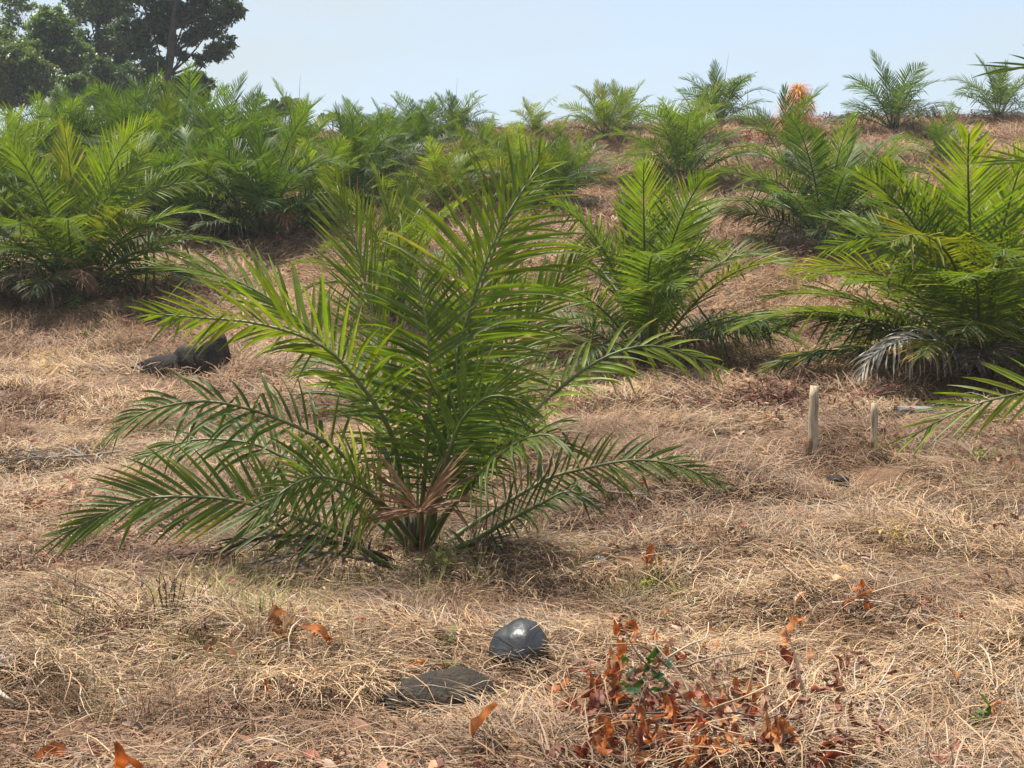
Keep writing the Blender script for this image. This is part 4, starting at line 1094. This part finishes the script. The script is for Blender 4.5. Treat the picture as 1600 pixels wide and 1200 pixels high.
fallen('curled cream leaf strip standing in the straw at the lower right', 1480, 1045, LEAF_PALE[4], 1.2, (.6, -.3, -.6), .1, 1.0)

# twigs
def twig(label, pts, rad, col, h=.05):
    q = [hit(u, v, hh) for u, v, hh in pts]
    C, L = spline([p - q[0] for p in q], 12)
    mb = MB(); tube(mb, C, [rad * (1 - .05 * i) for i in range(12)], 5, col, wob=.12)
    o = mb.build('twig', M_BARK); o.location = q[0]
    return tag(o, label, 'twig')
twig('pale bent twig lying in the straw at the right', [(1300, 942, .04), (1345, 938, .06), (1385, 942, .05), (1408, 950, .02)], .006, (.42, .34, .24))
twig('dark straight twig slanting over the long cream leaf', [(1218, 878, .12), (1245, 905, .09), (1283, 940, .03)], .005, (.09, .065, .05))
twig('long thin straw-coloured stalk rising towards the right edge', [(1350, 930, .05), (1420, 908, .08), (1500, 892, .08)], .004, (.5, .4, .24))
twig('thin pale vine hanging down the slope below the open-ground palm', [(1090, 592, .03), (1095, 625, .03), (1108, 655, .03), (1122, 690, .02)], .006, (.5, .44, .26))
twig('thin dark stick lying level left of the mossy stone', [(320, 1118, .05), (390, 1124, .06), (460, 1132, .04)], .004, (.13, .09, .07))
twig('grey stick end at the far left edge of the near grass', [(0, 1082, .05), (12, 1092, .05), (24, 1100, .02)], .012, (.36, .29, .22))
twig('thin curving yellowish stem over the dark weed at the left', [(110, 930, .12), (150, 935, .16), (180, 945, .14), (190, 960, .06)], .0035, (.45, .38, .16))
twig('forked dark stick in the straw near the right edge', [(1405, 975, .02), (1420, 955, .08), (1428, 938, .15)], .006, (.10, .075, .06))
twig('thin upright brown stalk at the right edge beside the near dead frond', [(1445, 900, .0), (1447, 885, .06), (1446, 872, .1)], .004, (.12, .08, .06))
twig('dark broken stick on the open grass between the stakes and the clod', [(1300, 785, .03), (1320, 778, .04), (1335, 773, .02)], .008, (.22, .15, .10))

# dark dried weed at the left and the small green plants
def weed(label, u, v, spread, height, n, col, leafcol, seed, name='dried_weed', leafsize=.03, nl=9, mat=None):
    r = random.Random(seed); root = hit(u, v)
    t = thing(name, label, 'weed' if 'weed' in name else 'plant', root)
    mb, lb = MB(), MB()
    for i in range(n):
        a = r.uniform(0, 6.28); o = spread * r.random()
        b0 = Vector((math.cos(a) * o * .75, math.sin(a) * o * .75, 0)); b0.z = gz(root.x + b0.x, root.y + b0.y) - root.z
        e = b0 + Vector((math.cos(a) * o, math.sin(a) * o, height * r.uniform(.5, 1)))
        m = (b0 + e) * .5 + Vector((r.uniform(-.03, .03), r.uniform(-.03, .03), .03))
        C, L = spline([b0, m, e], 6)
        tube(mb, C, [.0028 * (1 - .1 * k) for k in range(6)], 4, vary(col, r))
        for k in range(nl):
            q = C[r.randrange(2, 6)]
            leaflet(lb, q, Vector((r.uniform(-1, 1), r.uniform(-1, 1), r.uniform(-.8, .5))), Vector((r.uniform(-.4, .4), r.uniform(-.4, .4), 1)), leafsize * r.uniform(.6, 1.3), leafsize * .42, 3, 2, vary(leafcol, r, .3), False)
    mb.build('stalk', M_BARK, t)
    tag(lb.build('foliage', mat or M_DEADLEAF, t), kind='stuff')
weed('dark withered weed with tiny blackish leaves in the left grass, near the long low frond', 265, 965, .55, .24, 46, (.085, .06, .045), (.06, .045, .038), 1, leafsize=.026, nl=6)
weed('wiry brown weed thicket lower than the blackish one, nearer the left edge', 130, 1030, .5, .26, 32, (.12, .085, .06), (.10, .07, .05), 2, leafsize=.02, nl=4)
weed('reddish-brown withered weed patch in the hollow left of the taller stake', 1215, 640, .8, .34, 80, (.13, .065, .05), (.15, .062, .05), 3, leafsize=.06, nl=10)
weed('grey-brown twiggy weed on the bank right of the long low right frond', 1125, 800, .45, .24, 34, (.16, .10, .07), (.19, .115, .08), 4, leafsize=.03, nl=5)
weed('dark red dry undergrowth on the crest between the orange bush and the round symmetrical palm', 1345, 196, 1.3, .45, 60, (.12, .05, .05), (.14, .05, .05), 21, leafsize=.12, nl=10)
weed('purplish dry undergrowth on the crest right of the round symmetrical palm', 1460, 190, 1.6, .5, 70, (.11, .06, .06), (.13, .06, .06), 22, leafsize=.12, nl=10)
weed('brick-red withered patch on the slope just below the slim crest palm', 1165, 222, .9, .35, 50, (.2, .08, .05), (.28, .09, .05), 23, leafsize=.12, nl=10)
GRN, YGR = (.06, .11, .025), (.20, .22, .05)
weed('dark twiggy dead weed in a hollow near the right edge, beside the near grey frond', 1500, 830, .4, .22, 36, (.10, .07, .05), (.12, .08, .06), 31, leafsize=.03, nl=5)
weed('brown broken stubble in the dark hollow left of the clod', 1225, 800, .45, .16, 34, (.15, .10, .07), (.14, .09, .065), 32, leafsize=.03, nl=4)
weed('rust-brown withered weed bed on the grass above the low right frond of the large palm', 985, 640, .7, .2, 44, (.15, .08, .055), (.19, .09, .06), 33, leafsize=.05, nl=7)
weed('grey dead stems under the right low frond of the large palm', 960, 790, .4, .2, 34, (.14, .11, .085), (.15, .11, .085), 34, leafsize=.03, nl=4)
weed('dry brown weed tuft at the left edge, level with the low frond tip', 40, 890, .45, .18, 34, (.14, .095, .065), (.15, .10, .07), 35, leafsize=.03, nl=4)
weed('dark dead weed clump in the hollow at the bottom right, below the curled cream strip', 1440, 1130, .25, .16, 30, (.09, .065, .05), (.10, .07, .05), 36, leafsize=.025, nl=4)
weed('maroon withered weed behind the stakes, at the foot of the open slope', 1150, 610, .7, .25, 44, (.12, .05, .045), (.14, .05, .045), 37, leafsize=.06, nl=9)
weed('fresh green seedling beside the palm with the thick foot', 152, 535, .16, .2, 9, GRN, GRN, 5, 'green_plant', .11, 5, M_HERB)
weed('small dark green two-leaved seedling on the open grass at the right', 1258, 838, .03, .09, 2, GRN, (.04, .08, .02), 6, 'green_plant', .07, 2, M_HERB)
weed('yellow-green herb on the bank below the second stake', 1530, 722, .2, .15, 9, YGR, YGR, 7, 'green_plant', .05, 5, M_HERB)
weed('bright yellow-green sprout above the dead shrub', 1022, 930, .14, .12, 8, YGR, (.22, .26, .05), 8, 'green_plant', .04, 5, M_HERB)
weed('yellow dry herb in the right-hand grass above the broad cream leaf', 1393, 850, .1, .14, 8, (.36, .26, .09), (.42, .31, .10), 9, 'dry_herb', .035, 8, M_HERB)
weed('tiny green shoot left of the black stone', 697, 1012, .03, .08, 4, GRN, (.09, .17, .03), 10, 'green_plant', .045, 3, M_HERB)
weed('green sprout growing on top of the mossy stone edge', 707, 1058, .04, .07, 5, GRN, (.09, .16, .03), 11, 'green_plant', .04, 4, M_HERB)
weed('little green sprout on the straw below the right low frond of the large palm', 1178, 868, .04, .07, 3, GRN, (.07, .13, .03), 12, 'green_plant', .05, 3, M_HERB)
weed('yellowish sprout by the tip of the right low frond of the large palm', 1085, 772, .06, .12, 4, YGR, (.30, .26, .06), 13, 'green_plant', .05, 4, M_HERB)
weed('green-and-yellow seedling against the foot of the large palm, front right', 680, 900, .1, .2, 7, YGR, (.16, .19, .05), 14, 'green_plant', .07, 4, M_HERB)
weed('grass-green shoot at the right bottom of the straw', 1525, 1150, .06, .12, 5, GRN, (.08, .13, .03), 15, 'green_plant', .07, 3, M_HERB)

# ------------------------------------------------------------------ matted dry grass, litter (uncountable)
def grass_patch(r, n, lo, hi, rad, width, elev, comb, upright=False, segs=4, cols=None):
    mb = MB()
    for i in range(n):
        a = r.gauss(0, comb)
        o = rad * math.sqrt(r.random()); oa = r.uniform(0, 6.28)
        p = Vector((math.cos(oa) * o, math.sin(oa) * o, r.uniform(-.02, .025))) if not upright else Vector((math.cos(oa) * o * .35, math.sin(oa) * o * .35, -.02))
        if r.random() < .25 or upright: a = r.uniform(0, 6.28)
        e = R(r.uniform(*elev))
        d = Vector((math.cos(a) * math.cos(e), math.sin(a) * math.cos(e), math.sin(e)))
        L = r.uniform(lo, hi); w = width * r.uniform(.55, 1.3) * (2.1 if r.random() < .05 else 1)
        c = vary(r.choice(cols), r, .28)
        yaw = r.uniform(-1.2, 1.2) / segs
        vs, fs = [], []
        st = L / segs
        for k in range(segs + 1):
            s = Vector((-d.y, d.x, r.uniform(-.5, .5)))
            if s.length < 1e-3: s = Vector((1, 0, 0))
            s.normalize(); ww = w * .5 * (1 - .75 * (k / segs) ** 2)
            vs += [p + s * ww, p - s * ww]
            if k: fs.append((2 * k - 2, 2 * k - 1, 2 * k + 1, 2 * k))
            p = p + d * st
            d = Vector((d.x * math.cos(yaw) - d.y * math.sin(yaw), d.x * math.sin(yaw) + d.y * math.cos(yaw), d.z - (2.2 if not upright else 1.3) * st * r.uniform(.4, 1.5) - .03)).normalized()
            if p.z < -.03: d.z = abs(d.z) * .3
        mb.add(vs, fs, c)
    return mb
STRAW = [(.46, .325, .195), (.40, .275, .17), (.48, .355, .22), (.31, .205, .13), (.42, .285, .195), (.20, .13, .09), (.12, .08, .056), (.36, .27, .20), (.42, .36, .29)]
def scatter(name, patches, pts, kind='stuff', mats=None):
    """pts: arrays x, y, z, rot(3), scale, idx, tint(3); one point object whose geometry nodes instance the patches"""
    coll = bpy.data.collections.new(name + '_pieces')
    for k, mb in enumerate(patches):
        o = bpy.data.objects.new('%s_piece_%02d' % (name, k), mb if isinstance(mb, bpy.types.Mesh) else mb.mesh('%s_piece' % name, mats))
        coll.objects.link(o)
    xyz, rot, sc, idx, tint = pts
    me = bpy.data.meshes.new(name)
    me.vertices.add(len(xyz)); me.vertices.foreach_set('co', np.asarray(xyz, np.float32).ravel())
    a = me.attributes.new('rot', 'FLOAT_VECTOR', 'POINT'); a.data.foreach_set('vector', np.asarray(rot, np.float32).ravel())
    a = me.attributes.new('scl', 'FLOAT', 'POINT'); a.data.foreach_set('value', np.asarray(sc, np.float32))
    a = me.attributes.new('idx', 'INT', 'POINT'); a.data.foreach_set('value', np.asarray(idx, np.int32))
    a = me.attributes.new('tint', 'FLOAT_COLOR', 'POINT')
    t4 = np.ones((len(xyz), 4), np.float32); t4[:, :3] = tint; a.data.foreach_set('color', t4.ravel())
    me.update()
    ob = link(name, me)
    ng = bpy.data.node_groups.new(name + '_nodes', 'GeometryNodeTree')
    ng.interface.new_socket('Geometry', in_out='INPUT', socket_type='NodeSocketGeometry')
    ng.interface.new_socket('Geometry', in_out='OUTPUT', socket_type='NodeSocketGeometry')
    N, L = ng.nodes, ng.links
    gi, go = N.new('NodeGroupInput'), N.new('NodeGroupOutput')
    ci = N.new('GeometryNodeCollectionInfo'); ci.inputs['Collection'].default_value = coll
    ci.inputs['Separate Children'].default_value = True; ci.inputs['Reset Children'].default_value = True
    ip = N.new('GeometryNodeInstanceOnPoints'); ip.inputs['Pick Instance'].default_value = True
    def named(nm, ty):
        q = N.new('GeometryNodeInputNamedAttribute'); q.data_type = ty; q.inputs['Name'].default_value = nm
        return q.outputs['Attribute']
    er = N.new('FunctionNodeEulerToRotation')
    L.new(named('rot', 'FLOAT_VECTOR'), er.inputs[0])
    L.new(gi.outputs[0], ip.inputs['Points']); L.new(ci.outputs[0], ip.inputs['Instance'])
    L.new(named('idx', 'INT'), ip.inputs['Instance Index']); L.new(er.outputs[0], ip.inputs['Rotation']); L.new(named('scl', 'FLOAT'), ip.inputs['Scale'])
    L.new(ip.outputs[0], go.inputs[0])
    md = ob.modifiers.new('scatter', 'NODES'); md.node_group = ng
    return tag(ob, kind=kind)

def terrain_euler(x, y, spin):
    e = .12
    gx = (zground(x + e, y, False) - zground(x - e, y, False)) / (2 * e); gy = (zground(x, y + e, False) - zground(x, y - e, False)) / (2 * e)
    n = np.stack([-gx, -gy, np.ones_like(gx)], 1); n /= np.linalg.norm(n, axis=1)[:, None]
    t = np.stack([np.cos(spin), np.sin(spin), np.zeros_like(spin)], 1)
    t = t - n * (t * n).sum(1)[:, None]; t /= np.linalg.norm(t, axis=1)[:, None]
    b = np.cross(n, t)                                    # columns t, b, n
    ry = np.arcsin(np.clip(-t[:, 2], -1, 1)); rx = np.arctan2(b[:, 2], n[:, 2]); rz = np.arctan2(t[:, 1], t[:, 0])
    return np.stack([rx, ry, rz], 1)

def zone(y0, y1, dens, seed, margin=1.2, k=.43):
    g = np.random.default_rng(seed)
    area = (y1 - y0) * (k * (y0 + y1) + 2 * margin)
    n = int(area * dens)
    hw = k * y1 + margin
    m = int(n * (2 * hw * (y1 - y0)) / area)
    y = g.uniform(y0, y1, m); x = g.uniform(-hw, hw, m)
    ok = np.abs(x) < k * y + margin
    return x[ok], y[ok], g

CLEAR = []
for _u, _v, _r, _f in [(1268, 724, .34, .30), (1364, 714, .32, .28), (808, 1022, .15, .20), (672, 1114, .15, .20), (330, 574, .3, .25), (270, 576, .3, .2), (1075, 1090, .3, 0), (1020, 1120, .25, 0), (1150, 1120, .25, 0)]:
    _h = hit(_u, _v); CLEAR.append((_h.x, _h.y - _f, _r))
def grass_points(zones, nvar, up=False):
    X, Yc, SC, ID, SP = [], [], [], [], []
    for (y0, y1, dens, s0, s1, seed) in zones:
        x, y, g = zone(y0, y1, dens, seed)
        bare = np.exp(-(((x - SAND.x) / 1.1) ** 2 + ((y - SAND.y) / .6) ** 2))
        keep = g.random(len(x)) > bare * .9
        keep &= (vnoise(x / .55 + 3, y / .55, 123) > .22) | (g.random(len(x)) < .35)
        for ex, ey, er in CLEAR: keep &= ((x - ex) ** 2 + (y - ey) ** 2 > er * er) | (g.random(len(x)) < .25)
        if up: keep &= fbm(x / 1.3, y / 1.3, 61, 2) + g.random(len(x)) * .25 > .62
        x, y = x[keep], y[keep]
        X.append(x); Yc.append(y); SC.append(g.uniform(s0, s1, len(x))); ID.append(g.integers(0, nvar, len(x)))
        SP.append(fbm(x / 1.7, y / 1.7, 8, 2) * 11 + g.normal(0, .5, len(x)))
    x, y, sc, idx, sp = map(np.concatenate, (X, Yc, SC, ID, SP))
    z = zground(x, y) + .012
    g = np.random.default_rng(4)
    # the dead cover turns from straw to redder brown up the slope and in patches
    far = np.clip((y - 10) / 22, 0, 1) * .75 + (fbm(x / 2.6, y / 2.6, 44, 3) - .5) * 1.3
    far = np.clip(far, 0, 1)[:, None]
    tint = (1 - far) * np.array([1.0, 1.0, 1.0]) + far * np.array([.90, .79, .70])
    pz = np.clip((fbm(x / 1.2 + 7, y / 1.2, 99, 3) - .36) * 3.2, 0, 1)[:, None]      # weathered brown beds among fresher straw
    tint = tint * (pz * np.array([1.05, 1.02, .92]) + (1 - pz) * np.array([.58, .50, .46])) * g.uniform(.85, 1.15, (len(x), 1))
    return np.stack([x, y, z], 1), terrain_euler(x, y, sp), sc, idx, tint

gr = random.Random(3)
near_p = [grass_patch(gr, 52, .16, .42, .22, .0048, (0, 32), .6, cols=STRAW) for _ in range(8)]
scatter('dry_grass', near_p, grass_points([(3.4, 9, 46, .75, 1.15, 1), (9, 15, 34, .9, 1.4, 2)], 8), mats=[M_GRASS])
far_p = [grass_patch(gr, 52, .14, .34, .24, .0070, (0, 40), .7, segs=3, cols=STRAW) for _ in range(6)]
scatter('slope_grass', far_p, grass_points([(15, 26, 20, 1.1, 1.7, 3), (26, 54, 8, 1.5, 2.5, 4)], 6), mats=[M_GRASS])
chip_p = [grass_patch(gr, 60, .03, .12, .24, .0058, (0, 12), 2.0, segs=2, cols=STRAW) for _ in range(5)]
scatter('straw_litter', chip_p, grass_points([(3.4, 9, 26, .8, 1.2, 21), (9, 16, 18, .9, 1.4, 22)], 5), mats=[M_GRASS])
up_p = [grass_patch(gr, 26, .16, .36, .12, .0048, (45, 88), .6, upright=True, cols=STRAW) for _ in range(5)]
scatter('standing_dry_grass', up_p, grass_points([(3.4, 9, 8, .6, 1.0, 11), (9, 22, 4, .8, 1.3, 12), (22, 50, 1.5, 1, 1.8, 13)], 5, True), mats=[M_GRASS])

# still slightly green grass beside the mossy stone and under the palm
def green_grass():
    g = np.random.default_rng(6); P_ = []
    for (u, v, s, n) in [(390, 945, .3, 40), (330, 1000, .35, 30), (420, 910, .25, 22), (640, 900, .2, 14), (1010, 935, .15, 7), (980, 620, .8, 40), (1500, 720, .6, 16), (700, 930, .25, 10)]:
        c = hit(u, v); P_.append(np.stack([g.normal(c.x, s, n), g.normal(c.y, s * 1.4, n)], 1))
    q = np.concatenate(P_); x, y = q[:, 0], q[:, 1]
    z = zground(x, y)
    rot = terrain_euler(x, y, g.uniform(0, 6.28, len(x)))
    pats = [grass_patch(gr, 22, .14, .32, .12, .0045, (30, 80), .6, upright=True, cols=[(.30, .29, .10), (.24, .26, .08), (.40, .33, .15)]) for _ in range(3)]
    scatter('green_grass', pats, (np.stack([x, y, z], 1), rot, g.uniform(.7, 1.1, len(x)), g.integers(0, 3, len(x)), np.ones((len(x), 3))), mats=[M_GRASS])
green_grass()

# leaf litter: shrivelled leaves sprinkled everywhere, thick reddish beds of it in places
def litter():
    r = random.Random(15)
    pats = []
    for k in range(6):
        mb = MB()
        for i in range(14):
            m = leaf_mesh(r, r.uniform(.05, .13), r.uniform(.02, .045), r.uniform(.3, 1.8), r.choice([(.26, .10, .06), (.32, .17, .10), (.22, .09, .065), (.40, .24, .14), (.42, .30, .21), (.16, .10, .07)]), r.uniform(.2, .8), 3)
            a = r.uniform(0, 6.28); o = .35 * math.sqrt(r.random())
            M = Matrix.Translation((math.cos(o * 9 + a) * o, math.sin(o * 9 + a) * o, r.uniform(0, .06))) @ Euler((r.uniform(-.6, .6), r.uniform(-.5, .5), a)).to_matrix().to_4x4()
            mb.add([M @ v for v in m.v], m.f, m.c)
        pats.append(mb)
    X, Y2, SC = [], [], []
    g = np.random.default_rng(20)
    for (y0, y1, dens, s0, s1, seed, th) in [(3.6, 9, 10, .6, 1.0, 31, .62), (9, 20, 6, .8, 1.4, 32, .57), (20, 52, 2.6, 1.3, 2.4, 33, .52)]:
        x, y, gg = zone(y0, y1, dens * 2.4, seed)
        keep = fbm(x / 2.1 + 5, y / 2.1, 71, 3) > th
        keep |= gg.random(len(x)) < .10
        keep &= np.exp(-(((x - SAND.x) / 1.2) ** 2 + ((y - SAND.y) / .7) ** 2)) < .3
        X.append(x[keep]); Y2.append(y[keep]); SC.append(gg.uniform(s0, s1, keep.sum()))
    for (u, v, s, n) in [(1200, 605, .7, 60), (1150, 600, .5, 25), (1250, 640, .5, 20), (830, 440, 1.0, 26), (1140, 215, 1.2, 30), (1450, 188, 2.2, 60), (1330, 190, 1.2, 24), (1050, 640, .5, 8)]:
        c = hit(u, v); X.append(g.normal(c.x, s, n)); Y2.append(g.normal(c.y, s * 1.3, n)); SC.append(g.uniform(.9, 1.6, n) * max(1, c.y / 26))
    x, y, sc = map(np.concatenate, (X, Y2, SC))
    z = zground(x, y) + .02
    rot = terrain_euler(x, y, g.uniform(0, 6.28, len(x)))
    t = g.uniform(.7, 1.2, (len(x), 1)) * np.array([1, .95, .95])
    scatter('leaf_litter', pats, (np.stack([x, y, z], 1), rot, sc, g.integers(0, 6, len(x)), t), mats=[M_GRASS])
litter()
print('objects', len(bpy.data.objects))

# ------------------------------------------------------------------ thin tropical haze
def haze():
    x0, x1, y0, y1, z0, z1 = -130, 130, -25, 170, -6, 24
    mb = MB()
    V = [Vector((x, y, z)) for x in (x0, x1) for y in (y0, y1) for z in (z0, z1)]
    mb.add(V, [(0, 1, 3, 2), (4, 6, 7, 5), (0, 4, 5, 1), (2, 3, 7, 6), (0, 2, 6, 4), (1, 5, 7, 3)], (1, 1, 1))
    m = bpy.data.materials.new('haze_air')
    n, l = nodes(m)
    pv = n.new('ShaderNodeVolumePrincipled'); pv.inputs['Color'].default_value = (.86, .92, .97, 1); pv.inputs['Density'].default_value = .0006
    out = n.new('ShaderNodeOutputMaterial'); l.new(pv.outputs['Volume'], out.inputs['Volume'])
    return tag(mb.build('haze', m, smooth=False), kind='stuff')
haze()
